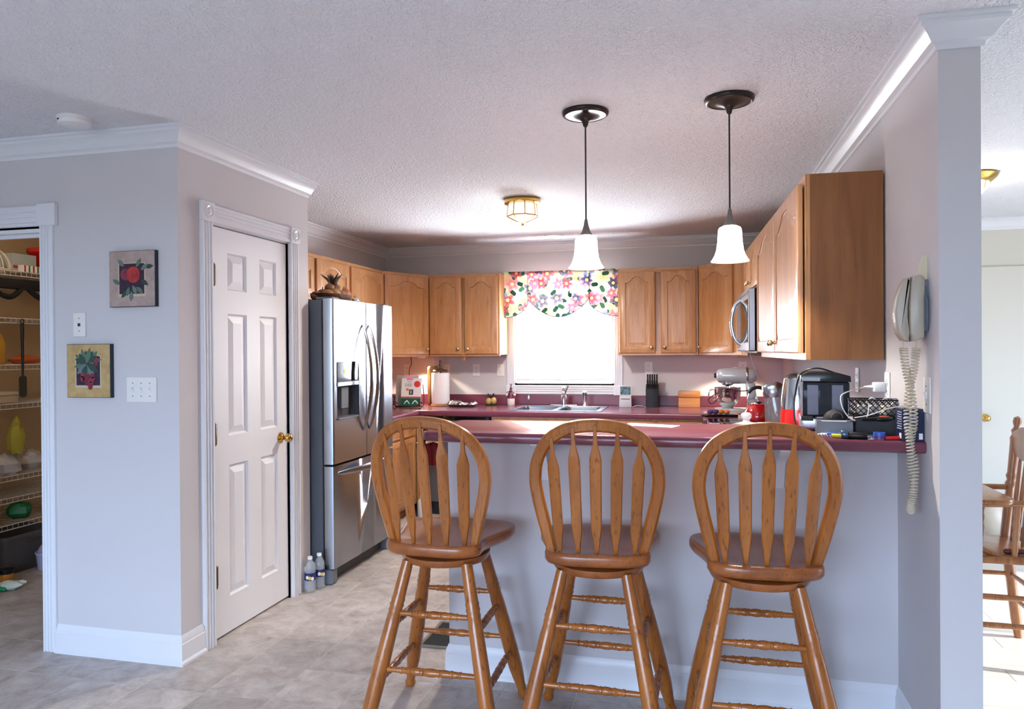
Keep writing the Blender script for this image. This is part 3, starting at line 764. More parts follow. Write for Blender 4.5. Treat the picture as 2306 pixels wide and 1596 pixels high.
for a, b in (((dx0, 0), (dx0, .055)), ((dx0, .055), (dx0+.05, .06)), ((dx0+.05, .06), (dx1-.05, .06)), ((dx1-.05, .06), (dx1, .055)), ((dx1, .055), (dx1, 0))):
    bm.faces.new([bm.verts.new(p) for p in ((*a, dz0), (*b, dz0), (*b, dz0+.205), (*a, dz0+.205))])
bm.faces.new([bm.verts.new(p) for p in ((dx0, 0, dz0), (dx1, 0, dz0), (dx1, .06, dz0), (dx0, .06, dz0))]); mk('dispenser_cavity', bm, M_CAV, dl, 0)
bm = B(); box(bm, dx0+.10, dx0+.2, .02, .035, dz0+.06, dz0+.2, .005); mk('paddle', bm, M_DKGREY, dl)
bm = B(); box(bm, dx0+.004, dx1-.004, -.012, .055, dz0, dz0+.012, .003); mk('drip_tray', bm, M_DKGREY, dl)
def bow_handle(parent, a, b, out, wdt, vertical=True, name='handle'):
    bm = B(); n = 20; rings = []
    for i in range(n+1):
        t = i/n; s = math.sin(PI*t)
        o = -(.004 + out*s**.8); hw = wdt*(.35+.65*s**.5); th = .009*(.4+.6*s**.5)
        c = Vector(a).lerp(Vector(b), t)
        sec = []
        for k in range(8):
            an = 2*PI*k/8; u, v = hw*math.cos(an), th*math.sin(an)
            sec.append(bm.verts.new((c.x+u, o+v, c.z) if vertical else (c.x, o+v, c.z+u)))
        rings.append(sec)
    for p, q in zip(rings, rings[1:]):
        for k in range(8): bm.faces.new((p[k], p[(k+1) % 8], q[(k+1) % 8], q[k]))
    bm.faces.new(rings[0]); bm.faces.new(list(reversed(rings[-1])))
    return mk(name, bm, mat('handle_steel', srgb(138, 140, 146), .22, 1.0), parent, 50)
bow_handle(dl, (.405, 0, .90), (.405, 0, 1.605), .068, .024); bow_handle(dr, (.50, 0, .90), (.50, 0, 1.605), .068, .024)
bow_handle(fz, (.05, 0, .675), (.86, 0, .675), .06, .022, False)
bm = B(); box(bm, .805, .875, -.0035, .002, 1.655, 1.695, .001); pl = mk('logo_plate', bm, mat('logo_silver', srgb(150, 156, 170), .3, .8), dr)
each('hinge_cover', [(.02, .11, .01, .12, 1.738, 1.756), (W2-.11, W2-.02, .01, .12, 1.738, 1.756)], M_DKGREY, fr, .004)
each('foot', [(0, .075, .015, .10, 0, .095), (W2-.075, W2, .015, .10, 0, .095)], mat('grey_plastic_foot', srgb(110, 118, 130), .5), fr, .01)
bm = B(); box(bm, .09, W2-.09, .06, .08, .012, .095); mk('toe_grille', bm, M_BLACK, fr)

# ================================================================ dishwasher, microwave, range
d = thing('dishwasher', 'dark stainless dishwasher at the corner of the back worktop', 'dishwasher', (-2.292, 6.055, 0))
bm = B(); box(bm, 0, .598, .03, .6, .10, .862); mk('body', bm, M_BLACK, d, 0)
bm = B(); box(bm, .02, .578, 0, .03, .12, .825, .004); mk('door', bm, mat('dark_steel', srgb(120, 122, 128), .35, .9), d)
bm = B(); box(bm, 0, .598, .01, .03, .10, .862); mk('surround', bm, M_GLOSSB, d, 0)
bm = B(); box(bm, .01, .588, .05, .09, 0, .10); mk('toe_kick', bm, M_BLACK, d, 0)
bm = B(); tube(bm, [(.05, -.03, .75), (.548, -.03, .75)], .009, 8); box(bm, .06, .08, -.03, 0, .742, .758); box(bm, .518, .538, -.03, 0, .742, .758); mk('handle', bm, M_STEEL, d)
tw = thing('kitchen_towel', 'dark red kitchen towel with crocheted top hanging on the dishwasher', 'towel', (-2.18, 6.004, .44))
bm = B()
for s in (-1,):
    rows = []
    for i in range(13):
        x = -.085 + .17*i/12
        rows.append([bm.verts.new((x*(1 if z < .18 else .85), -.012*math.sin(i*1.3)-.008, z)) for z in (0, .06, .12, .18, .215)])
    for a, b in zip(rows, rows[1:]):
        for k in range(4): bm.faces.new((a[k], b[k], b[k+1], a[k+1]))
bmesh.ops.solidify(bm, geom=bm.faces[:], thickness=.004); mk('cloth', bm, mat('dark_red_cloth', srgb(120, 24, 34), .9), tw, 60)
bm = B(); M_CRO = mat('cream_yarn', srgb(214, 186, 150), .95)
for i in range(7): sphere(bm, (-.06+.02*i, -.016, .215-.006*abs(i-3)), .013, u=8, v=6)
for i in range(5): sphere(bm, (-.04+.02*i, -.018, .235), .013, u=8, v=6)
tube(bm, [(0, -.014, .24), (0, -.02, .29), (0, -.014, .315), (0, .004, .32)], .009, 6); mk('crochet_top', bm, M_CRO, tw, 60)

mw = run_thing('microwave', 'stainless over-the-range microwave with curved handle', 'microwave', -1.508)
bm = B(); box(bm, -.79, 0, -.03, .29, 1.405, 1.795); mk('body', bm, M_GLOSSB, mw, 0)
bm = B(); box(bm, -.79, 0, -.072, -.031, 1.405, 1.795, .006); md = mk('door', bm, M_STEEL, mw)
bm = B(); box(bm, -.78, -.012, -.075, -.072, 1.765, 1.78); mk('top_vent', bm, M_BLACK, md, 0)
bm = B(); box(bm, -.50, -.05, -.075, -.071, 1.46, 1.73, .002); mk('window', bm, M_GLOSSB, md)
bm = B(); box(bm, -.775, -.56, -.0745, -.071, 1.43, 1.74, .002); mk('keypad', bm, mat('keypad_grey', srgb(70, 72, 78), .3), md)
bm = B(); tube(bm, catmull([(-.53, -.072, 1.45), (-.53, -.11, 1.49), (-.53, -.132, 1.60), (-.53, -.11, 1.71), (-.53, -.072, 1.75)]), .013, 10); mk('handle', bm, M_CHROME, md, 60)
bm = B(); box(bm, -.75, -.04, -.02, .28, 1.395, 1.405); mk('underside', bm, M_DKGREY, mw, 0)

rg = thing('range', 'stainless electric range with black glass cooktop below the microwave', 'range', (.095, 5.52, 0), -PI/2)
bm = B(); box(bm, .0, .76, .03, .645, .02, .895); mk('body', bm, mat('range_black', srgb(40, 40, 44), .4), rg, 0)
bm = B(); box(bm, .0, .76, -.005, .60, .896, .922, .008, I4, 2); mk('cooktop', bm, M_GLOSSB, rg)
bm = B(); box(bm, .0, .76, -.012, -.004, .897, .916, .003); mk('front_trim', bm, M_CHROME, rg)
bm = B(); box(bm, .01, .75, 0, .03, .24, .885, .006); od = mk('oven_door', bm, mat('oven_cream', srgb(206, 196, 178), .25, .3), rg)
bm = B(); tube(bm, [(.06, -.045, .82), (.70, -.045, .82)], .012, 10); box(bm, .07, .09, -.045, 0, .81, .83); box(bm, .67, .69, -.045, 0, .81, .83); mk('handle', bm, M_CHROME, od)
bm = B(); box(bm, .13, .63, -.004, 0, .38, .70, .002); mk('oven_window', bm, M_GLOSSB, od)
bm = B(); box(bm, .01, .75, .0, .03, .05, .225, .006); mk('bottom_drawer', bm, M_STEEL, rg)
bm = B(); box(bm, .0, .76, .585, .645, .895, 1.0, .006); bp_ = mk('back_panel', bm, M_GLOSSB, rg)
for x, y, r in ((.2, .16, .105), (.56, .16, .08), (.2, .43, .08), (.56, .43, .105)):
    bm = B(); lathe(bm, [(r-.004, .9222), (r-.004, .9226), (r, .9226), (r, .9222)], 32, T(x, y, 0), False); mk('burner_ring', bm, M_DKGREY, rg, 0)
# ================================================================ bar stools
def seat_outline():
    half = [(0, -.205), (.07, -.204), (.13, -.193), (.172, -.165), (.184, -.128), (.180, -.085), (.186, -.03), (.207, .05), (.226, .12), (.226, .185), (.200, .232), (.135, .258), (.06, .267), (0, .27)]
    pts = catmull([(x, y, 0) for x, y in half], 3)
    r = [(p.x, p.y) for p in pts]
    return r + [(-x, y) for x, y in reversed(r[1:-1])]
SEATZ = .722
def mesh_seat():
    bm = B(); o = seat_outline(); rings = []
    for s, z in ((.88, -.046), (.965, -.042), (1.0, -.030), (1.0, -.012), (.985, -.003), (.955, 0), (.86, -.003), (.72, -.010), (.5, -.016), (.25, -.017)):
        rings.append([bm.verts.new((x*s, y*s, SEATZ+z)) for x, y in o])
    n = len(o)
    for a, b in zip(rings, rings[1:]):
        for i in range(n): bm.faces.new((a[i], a[(i+1) % n], b[(i+1) % n], b[i]))
    bm.faces.new(rings[-1]); bm.faces.new(list(reversed(rings[0])))
    return bm
LEAN = math.radians(11)
BY = -.155
def back_pt(x, s, d=0):   # s: length up along the leaning back plane
    return Vector((x, BY - s*math.sin(LEAN) + .10*(x*x)/.04*.4 - d, SEATZ - .012 + s*math.cos(LEAN)))
HOOP = [(-.157, 0), (-.178, .09), (-.203, .20), (-.211, .27), (-.200, .342), (-.163, .408), (-.103, .449), (-.051, .463), (0, .467)]
def hoop_curve():
    h = catmull([(x, s, 0) for x, s in HOOP], 5); h = [(p.x, p.y) for p in h]
    return h + [(-x, s) for x, s in reversed(h[:-1])]
def mesh_hoop():
    bm = B(); pts = hoop_curve(); n = len(pts); P = [back_pt(x, s) for x, s in pts]; rings = []
    for i in range(n):
        t = (P[min(i+1, n-1)]-P[max(i-1, 0)]).normalized()
        nn = Vector((0, math.cos(LEAN), math.sin(LEAN))); b = t.cross(nn).normalized(); nn = b.cross(t).normalized()
        end = min(i, n-1-i)/6; wv = .0215 if end > 1 else .016 + .0055*end
        sec = []
        for u, v in ((1, .45), (.6, 1), (-.6, 1), (-1, .45), (-1, -.45), (-.6, -1), (.6, -1), (1, -.45)):
            sec.append(bm.verts.new(P[i] + b*u*wv + nn*v*.0135))
        rings.append(sec)
    for a, b in zip(rings, rings[1:]):
        for k in range(8): bm.faces.new((a[k], a[(k+1) % 8], b[(k+1) % 8], b[k]))
    bm.faces.new(rings[0]); bm.faces.new(list(reversed(rings[-1])))
    return bm
def hoop_s(x):
    h = hoop_curve()
    for (xa, sa), (xb, sb) in zip(h, h[1:]):
        if xa <= x <= xb and sa > .3: return sa + (sb-sa)*(x-xa)/(xb-xa+1e-9)
    return .47
def mesh_spindle(k):
    xb, xt = k*.064, k*.0745
    top = hoop_s(xt)
    prof = [(0, .006), (.06, .0085), (.20, .0175), (.24, .0185), (.70, .0205), (.745, .0205), (.79, .0165), (.86, .0085), (.93, .0066), (1, .0066)]
    bm = B(); rings = []
    for t, hw in prof:
        x = xb + (xt-xb)*t; s = top*t
        th = .0065 if hw > .01 else .0055
        rings.append([bm.verts.new(back_pt(x+u*hw, s, v*th + .012)) for u, v in ((-1, .4), (-.8, 1), (.8, 1), (1, .4), (1, -.4), (.8, -1), (-.8, -1), (-1, -.4))])
    for a, b in zip(rings, rings[1:]):
        for i in range(8): bm.faces.new((a[i], a[(i+1) % 8], b[(i+1) % 8], b[i]))
    bm.faces.new(rings[0]); bm.faces.new(list(reversed(rings[-1])))
    return bm
LT, LB = .114, .248      # leg half-spread at top and floor
def leg_pt(sx, sy, z):
    t = 1 - z/(SEATZ-.085); h = LT + (LB-LT)*t; return Vector((sx*h, sy*h, z))
LEGP = [(r*1.1, t) for r, t in [(.019, 0), (.0205, .08), (.0215, .20), (.0235, .215), (.0215, .23), (.0245, .245), (.0215, .26), (.0235, .275), (.0215, .29), (.024, .34), (.0262, .55), (.0265, .68), (.0255, .80), (.022, .86), (.019, .90), (.0165, .945), (.0165, .958), (.0195, .97), (.020, .985), (.017, 1.0)]]
RUNG = [(.008, 0), (.0095, .12), (.010, .2), (.0125, .205), (.0125, .222), (.0105, .228), (.0115, .26), (.0125, .285), (.0138, .29), (.0138, .305), (.0112, .31), (.0138, .35), (.0145, .385), (.0118, .405), (.0138, .41), (.0138, .425), (.0118, .43), (.0145, .47), (.0152, .5)]
RUNG = RUNG + [(r, 1-t) for r, t in reversed(RUNG[:-1])]
def make_stool():
    """base (legs, stretchers) on the floor and a swivelling top; returns the thing and its top parts"""
    root = thing('bar_stool', '-', 'stool', group='bar stools at the breakfast bar')
    parts = []
    for sx in (-1, 1):
        for sy in (-1, 1):
            bm = B(); along(bm, LEGP, leg_pt(sx, sy, SEATZ-.083), leg_pt(sx, sy, 0.004), 16); parts.append((mk('leg', bm, W_STOOL, root, 50), False))
    for z in (.455, .262):
        for s in (-1, 1):
            bm = B(); along(bm, RUNG, leg_pt(-1, s, z), leg_pt(1, s, z), 12); parts.append((mk('stretcher', bm, W_STOOL, root, 40), False))
    for z in (.405, .208):
        for s in (-1, 1):
            bm = B(); along(bm, RUNG, leg_pt(s, -1, z), leg_pt(s, 1, z), 12); parts.append((mk('stretcher', bm, W_STOOL, root, 40), False))
    bm = B(); lathe(bm, [(.135, SEATZ-.098), (.160, SEATZ-.092), (.168, SEATZ-.08), (.168, SEATZ-.066), (.150, SEATZ-.062), (.1, SEATZ-.06)], 40); parts.append((mk('swivel_plate', bm, W_STOOLX, root, 40), False))
    bm = B(); lathe(bm, [(.085, SEATZ-.062), (.085, SEATZ-.044)], 24); parts.append((mk('swivel_bearing', bm, M_BLACK, root, 40), True))
    parts.append((mk('seat', mesh_seat(), W_STOOLX, root, 50), True))
    parts.append((mk('hoop_back', mesh_hoop(), W_STOOL, root, 40), True))
    for k in range(-2, 3): parts.append((mk('spindle', mesh_spindle(k), W_STOOL, root, 40), True))
    return root, parts
stool, sparts = make_stool()
def place_stool(first, label, x, y, base_rot, top_rot):
    if first: r, ps = stool, sparts
    else:
        r = stool.copy(); COL.objects.link(r); ps = []
        for o, top in sparts:
            c = o.copy(); COL.objects.link(c); c.parent = r; ps.append((c, top))
    r['label'] = label; r.location = (x, y, 0); r.rotation_euler = (0, 0, base_rot)
    for o, top in ps:
        o.rotation_euler = (0, 0, (top_rot-base_rot) if top else 0)
D = math.radians
place_stool(True, 'oak hoop-back bar stool nearest the refrigerator', -.932, 2.70, D(1), D(-2))
place_stool(False, 'oak hoop-back bar stool standing between the two other stools', -.345, 2.70, D(-1), D(5))
place_stool(False, 'oak bar stool nearest the wall phone', .213, 2.68, D(0), D(3))
# ================================================================ lights of the place
WARM = (1.0, .91, .80)
M_SHADE = mat('frosted_glass_shade', srgb(250, 246, 236), .3, emit=(1, .93, .84, 1), es=15.0)
M_SHADEIN = mat('frosted_glass_rim', srgb(246, 242, 232), .3, emit=(1, .93, .82, 1), es=.7)
def pendant(label, x, y, zb, zt):
    p = thing('pendant_light', label, 'lamp', (x, y, CH), 0, 'pendant lights over the bar')
    bm = B(); lathe(bm, [(.098, 0), (.1, -.006), (.098, -.014), (.088, -.020), (.085, -.018), (.05, -.026), (.025, -.034), (.014, -.042), (.010, -.060), (.006, -.066), (.0001, -.066)], 40); mk('canopy', bm, M_BRONZE, p, 60)
    bm = B(); lathe(bm, [(.0034, -.06), (.0034, zt-CH+.005)], 8); mk('cord', bm, M_BLACK, p)
    bm = B(); z = zt-CH
    lathe(bm, [(.004, z+.008), (.007, z), (.010, z-.02), (.017, z-.045), (.028, z-.064), (.0285, z-.068), (.0001, z-.068)], 24); mk('socket_cap', bm, mat('antique_nickel', srgb(128, 122, 116), .35, .8), p, 60)
    h0 = z-.066; h1 = zb-CH; H = h0-h1
    prof = [(.030, 0), (.042, -.04), (.0465, -.12), (.0475, -.25), (.049, -.45), (.0535, -.66), (.0615, -.83), (.070, -.94), (.0765, -1.0)]
    up, lo = prof[:6], prof[5:]
    bm = B(); lathe(bm, [(r, h0+t*H) for r, t in up] + [(r-.004, h0+t*H+.002) for r, t in reversed(up)], 36, I4, False); sd = mk('shade', bm, M_SHADE, p, 60)
    bm = B(); lathe(bm, [(r, h0+t*H) for r, t in lo] + [(.0755, h1-.002), (.0735, h1+.002)] + [(r-.004, h0+t*H+.002) for r, t in reversed(lo[:-1])], 36, I4, False); mk('shade_rim', bm, M_SHADEIN, sd, 60)
    q = spot('pendant_bulb', (0, 0, h1+.02), (0, 0, 0), 30, WARM, D(130), .6, .03); q.parent = p
    return p
pendant('bell-shaped glass pendant lamp hanging in front of the window', -.449, 3.159, 1.772, 1.975)
pendant('bell-shaped glass pendant lamp hanging beside the microwave cabinets', .142, 3.141, 1.778, 1.985)
# faceted brass and glass flush mount
p = thing('flush_ceiling_light', 'faceted glass and brass flush ceiling light in the kitchen', 'lamp', (-1.123, 4.87, CH))
bm = B(); lathe(bm, [(.12, 0), (.125, -.012), (.122, -.03), (.112, -.034), (.0001, -.034)], 8*4); mk('pan', bm, M_BRASS, p, 40)
M_LIT = mat('lit_bevelled_glass', srgb(255, 250, 240), .15, emit=(1, .92, .8, 1), es=.8)
v8 = lambda r, z: [Vector((r*math.cos(PI/8+PI/4*i), r*math.sin(PI/8+PI/4*i), z)) for i in range(8)]
top, mid = v8(.095, -.036), v8(.105, -.115); tip = Vector((0, 0, -.165))
for i in range(8):
    j = (i+1) % 8
    bm = B(); bm.faces.new([bm.verts.new(q) for q in (top[i], top[j], mid[j], mid[i])]); mk('pane', bm, M_LIT, p, 0)
    bm = B(); bm.faces.new([bm.verts.new(q) for q in (mid[i], mid[j], tip)]); mk('lower_pane', bm, M_LIT, p, 0)
    bm = B(); tube(bm, [top[i], mid[i], tip], .0042, 6); mk('rib', bm, M_BRASS, p)
bm = B(); tube(bm, mid, .0045, 6, True); mk('mid_band', bm, M_BRASS, p)
bm = B(); lathe(bm, [(.012, -.16), (.009, -.17), (.006, -.18), (.0001, -.182)], 12); mk('finial', bm, M_BRASS, p)
point('flush_bulb', (0, 0, -.23), 3, WARM, .08, p)
q = spot('flush_downlight', (0, 0, -.2), (0, 0, 0), 85, WARM, D(172), .5, .08); q.parent = p
# recessed can above the sink, puck lights under the wall cabinets
p = thing('recessed_light', 'small round recessed ceiling light above the sink', 'lamp', (-1.215, 6.5, CH))
bm = B(); lathe(bm, [(.085, 0), (.085, -.004), (.066, -.006), (.064, 0)], 32, I4, False); mk('trim_ring', bm, M_WHITE, p)
bm = B(); lathe(bm, [(.065, -.001), (.0001, -.002)], 32, I4, False); mk('lens', bm, mat('lit_lens', srgb(255, 252, 244), .4, emit=(1, .95, .86, 1), es=4.0), p)
o = spot('recessed_bulb', (0, 0, -.012), (0, 0, 0), 18, WARM, D(110), .5, .05); o.parent = p
for lab, x, y, pw in (('round puck light under the corner cabinet behind the refrigerator', -2.52, 6.62, 24.0), ('round puck light under the corner cabinet above the stand mixer', .33, 6.55, 20.0)):
    p = thing('puck_light', lab, 'lamp', (x, y, 1.372), 0, 'puck lights under the wall cabinets')
    bm = B(); lathe(bm, [(.035, 0), (.036, -.012), (.028, -.016)], 24, I4, False); mk('housing', bm, M_WHITE, p)
    bm = B(); lathe(bm, [(.028, -.015), (.0001, -.016)], 24, I4, False); mk('lens', bm, MATS['lit_lens'], p)
    o = spot('puck_bulb', (0, 0, -.025), (0, 0, 0), pw, (1, .82, .60), D(125), .25, .015); o.parent = p
# smoke detector
p = thing('smoke_detector', 'round white smoke detector on the hallway ceiling', 'smoke detector', (-2.60, 2.66, CH))
bm = B(); lathe(bm, [(.068, 0), (.068, -.012), (.064, -.014), (.066, -.018), (.062, -.032), (.05, -.036), (.0001, -.037)], 36); mk('housing', bm, M_WHITE, p, 40)
bm = B(); lathe(bm, [(.004, -.0005), (.004, .001), (.0001, .001)], 10, T(-.02, -.066, -.022) @ RX(PI/2)); mk('indicator', bm, M_BLACK, p)

# ================================================================ blind and valance
bl = thing('window_blind', 'white slatted window blind glowing with daylight', 'blind', (-1.1985, YB+.03, 1.14))
def mat_translucent(name, col, tr):
    m, nt, N, L, b = node_mat(name); out = nt.nodes['Material Output']
    b.inputs['Base Color'].default_value = col; b.inputs['Roughness'].default_value = .6
    t = N('ShaderNodeBsdfTranslucent'); t.inputs['Color'].default_value = col
    mx = N('ShaderNodeMixShader'); mx.inputs[0].default_value = tr
    L(b.outputs[0], mx.inputs[1]); L(t.outputs[0], mx.inputs[2]); L(mx.outputs[0], out.inputs['Surface']); return m
M_SLAT = mat_translucent('white_blind_slat', srgb(250, 250, 252), .6)
s0 = None
for i in range(36):
    z = .03 + i*.0245
    if s0 is None:
        bm = B(); prism(bm, [(-.455, 0), (.455, 0), (.455, .0006), (-.455, .0006)], -.0125, .0125, RX(D(-42))); s0 = mk('slat', bm, M_SLAT, bl, 0); s = s0
    else: s = inst(s0, bl)
    s.location = (0, 0, z)
bm = B(); box(bm, -.455, .455, -.014, .014, -.01, .016, .003); mk('bottom_rail', bm, M_WHITE, bl)
bm = B(); box(bm, -.46, .46, -.02, .02, .905, .93, .002); mk('head_rail', bm, M_WHITE, bl)
for x in (-.32, .32):
    bm = B(); tube(bm, [(x, -.015, .0), (x, -.015, .91)], .0012, 5); mk('ladder_cord', bm, M_WHITE, bl)
bm = B(); tube(bm, [(-.33, -.075, .9), (-.33, -.075, -.145)], .0012, 5); mk('pull_cord', bm, M_WHITE, bl)
bm = B(); lathe(bm, [(.004, 0), (.009, -.012), (.010, -.03), (.006, -.038), (.0001, -.039)], 12, T(-.33, -.075, -.145)); mk('tassel', bm, M_WHITE, bl)

def mat_floral():
    m, nt, N, L, b = node_mat('floral_valance_fabric'); out = nt.nodes['Material Output']
    def math_(op, a, bb=None, c=None):
        n = N('ShaderNodeMath'); n.operation = op
        for i, v in enumerate((a, bb, c)):
            if v is None: continue
            if isinstance(v, (int, float)): n.inputs[i].default_value = v
            else: L(v, n.inputs[i])
        return n.outputs[0]
    tc = N('ShaderNodeTexCoord'); sp = N('ShaderNodeSeparateXYZ'); L(tc.outputs['Object'], sp.inputs[0])
    cb = N('ShaderNodeCombineXYZ'); L(sp.outputs['X'], cb.inputs[0]); L(sp.outputs['Z'], cb.inputs[1])
    def flowers(scale, off, petals, r0, rnd):
        mp = N('ShaderNodeMapping'); mp.inputs['Scale'].default_value = (scale,)*3; mp.inputs['Location'].default_value = (off, off*.7, 0); L(cb.outputs[0], mp.inputs['Vector'])
        v = N('ShaderNodeTexVoronoi'); v.voronoi_dimensions = '2D'; v.inputs['Scale'].default_value = 1; v.inputs['Randomness'].default_value = rnd; L(mp.outputs[0], v.inputs['Vector'])
        sb = N('ShaderNodeVectorMath'); sb.operation = 'SUBTRACT'; L(mp.outputs[0], sb.inputs[0]); L(v.outputs['Position'], sb.inputs[1])
        s2 = N('ShaderNodeSeparateXYZ'); L(sb.outputs[0], s2.inputs[0])
        an = math_('ARCTAN2', s2.outputs['Y'], s2.outputs['X'])
        sc_ = N('ShaderNodeSeparateColor'); L(v.outputs['Color'], sc_.inputs[0])
        ph = math_('MULTIPLY', sc_.outputs[2], 6.28)
        wv = math_('SINE', math_('MULTIPLY_ADD', an, petals, ph))
        rad = math_('MULTIPLY_ADD', wv, r0*.28, r0)
        d = v.outputs['Distance']
        mask = math_('LESS_THAN', d, rad)
        inner = math_('LESS_THAN', d, r0*.32)
        return mask, inner, sc_, math_('DIVIDE', d, rad)
    def mixc(f, a, bcol):
        x = N('ShaderNodeMix'); x.data_type = 'RGBA'; L(f, x.inputs['Factor'])
        if isinstance(a, tuple): x.inputs['A'].default_value = a
        else: L(a, x.inputs['A'])
        if isinstance(bcol, tuple): x.inputs['B'].default_value = bcol
        else: L(bcol, x.inputs['B'])
        return x.outputs['Result']
    nz = N('ShaderNodeTexNoise'); nz.inputs['Scale'].default_value = 9; L(cb.outputs[0], nz.inputs['Vector'])
    mr = N('ShaderNodeMapRange'); mr.inputs['From Min'].default_value = .4; mr.inputs['From Max'].default_value = .65; L(nz.outputs['Fac'], mr.inputs['Value'])
    col = mixc(mr.outputs['Result'], srgb(200, 196, 182), srgb(180, 164, 130))
    lm, li, lc, lr = flowers(13.0, 3.3, 2, .33, 1.0)     # leaves
    sel = math_('GREATER_THAN', lc.outputs[0], .35)
    leaf = mixc(lc.outputs[1], srgb(30, 70, 58), srgb(90, 126, 106))
    col = mixc(math_('MULTIPLY', lm, sel), col, leaf)
    fm, fi, fc, fr_ = flowers(7.4, 1.7, 5, .40, .9)
    rp = N('ShaderNodeValToRGB'); rp.color_ramp.interpolation = 'CONSTANT'; e = rp.color_ramp.elements
    e[0].position = 0; e[0].color = srgb(150, 54, 72); e[1].position = .3; e[1].color = srgb(186, 100, 116)
    for ps, cc in ((.52, srgb(46, 60, 84)), (.7, srgb(104, 124, 160)), (.85, srgb(150, 44, 66))):
        q = e.new(ps); q.color = cc
    L(fc.outputs[0], rp.inputs['Fac'])
    shade = mixc(math_('MULTIPLY', fr_, .3), rp.outputs['Color'], srgb(246, 226, 226))
    sel2 = math_('GREATER_THAN', fc.outputs[1], .12)
    col = mixc(math_('MULTIPLY', fm, sel2), col, shade)
    col = mixc(math_('MULTIPLY', fi, sel2), col, srgb(238, 214, 150))
    gm, gi, gc, gr_ = flowers(8.4, 5.9, 6, .38, .95)
    rp2 = N('ShaderNodeValToRGB'); rp2.color_ramp.interpolation = 'CONSTANT'; e2 = rp2.color_ramp.elements
    e2[0].position = 0; e2[0].color = srgb(44, 62, 96); e2[1].position = .35; e2[1].color = srgb(150, 50, 74)
    q = e2.new(.65); q.color = srgb(196, 100, 124)
    L(gc.outputs[0], rp2.inputs['Fac']); sel3 = math_('GREATER_THAN', gc.outputs[1], .5)
    col = mixc(math_('MULTIPLY', gm, sel3), col, mixc(math_('MULTIPLY', gr_, .25), rp2.outputs['Color'], srgb(226, 200, 206)))
    col = mixc(math_('MULTIPLY', gi, sel3), col, srgb(224, 190, 130))
    L(col, b.inputs['Base Color']); b.inputs['Roughness'].default_value = .9
    t = N('ShaderNodeBsdfTranslucent'); L(col, t.inputs['Color'])
    mx = N('ShaderNodeMixShader'); mx.inputs[0].default_value = .01
    L(b.outputs[0], mx.inputs[1]); L(t.outputs[0], mx.inputs[2]); L(mx.outputs[0], out.inputs['Surface'])
    return m
M_FLORAL = mat_floral(); M_BIND = mat('dark_binding', srgb(54, 52, 84), .8)
va = thing('window_valance', 'scalloped floral valance across the top of the kitchen window', 'valance', (-1.2085, 6.80, 1.73))
def cloth(name, xa, xb, zbot, ztop, yf, n=40, rows=14, th=.003):
    bm = B(); gr = []
    for i in range(n+1):
        x = xa + (xb-xa)*i/n; zb = zbot(x); colm = []
        for j in range(rows+1):
            z = zb + (ztop-zb)*j/rows; colm.append(bm.verts.new((x, yf(x, z), z)))
        gr.append(colm)
    for a, b2 in zip(gr, gr[1:]):
        for j in range(rows): bm.faces.new((a[j], b2[j], b2[j+1], a[j+1]))
    bmesh.ops.solidify(bm, geom=bm.faces[:], thickness=th)
    o = mk(name, bm, M_FLORAL, va, 60)
    bm = B(); tube(bm, [(xa+(xb-xa)*i/n, yf(xa+(xb-xa)*i/n, zbot(xa+(xb-xa)*i/n))-.002, zbot(xa+(xb-xa)*i/n)) for i in range(n+1)], .0034, 6); mk('binding', bm, M_BIND, o)
    return o
ZT = .432
lz = lambda x: .0 + .175*max(0, (x+.44)/.14)**1.0*0 + (.172*(1-math.sqrt(max(0, 1-((x+.535)/.24)**2))) if x < -.30 else .17)
rz_ = lambda x: (.17*(1-math.sqrt(max(0, 1-((.535-x)/.27)**2))) if x > .27 else .17)
cz = lambda x: .168*((x+.012)/.293)**2
wav = lambda k, ph: (lambda x, z: -.045 - .010*math.sin(x*k+ph) - .012*math.exp(-((z-.36)/.02)**2))
cloth('side_panel', -.535, -.30, lz, ZT, wav(22, .4)); cloth('side_panel', .27, .535, rz_, ZT, wav(20, 1.2))
cloth('center_panel', -.305, .281, cz, ZT-.002, lambda x, z: -.040 - .012*abs(math.sin(z*PI/.085))*(1 if z < .26 else .3) - .01*math.exp(-((z-.36)/.02)**2), 40, 36)
bm = B(); tube(bm, [(-.53, -.02, .40), (.53, -.02, .40)], .009, 8); mk('rod', bm, M_WHITE, va)
each('return_panel', [(-.537, -.534, -.05, .06, .02, ZT), (.534, .537, -.05, .06, .02, ZT)], M_FLORAL, va)

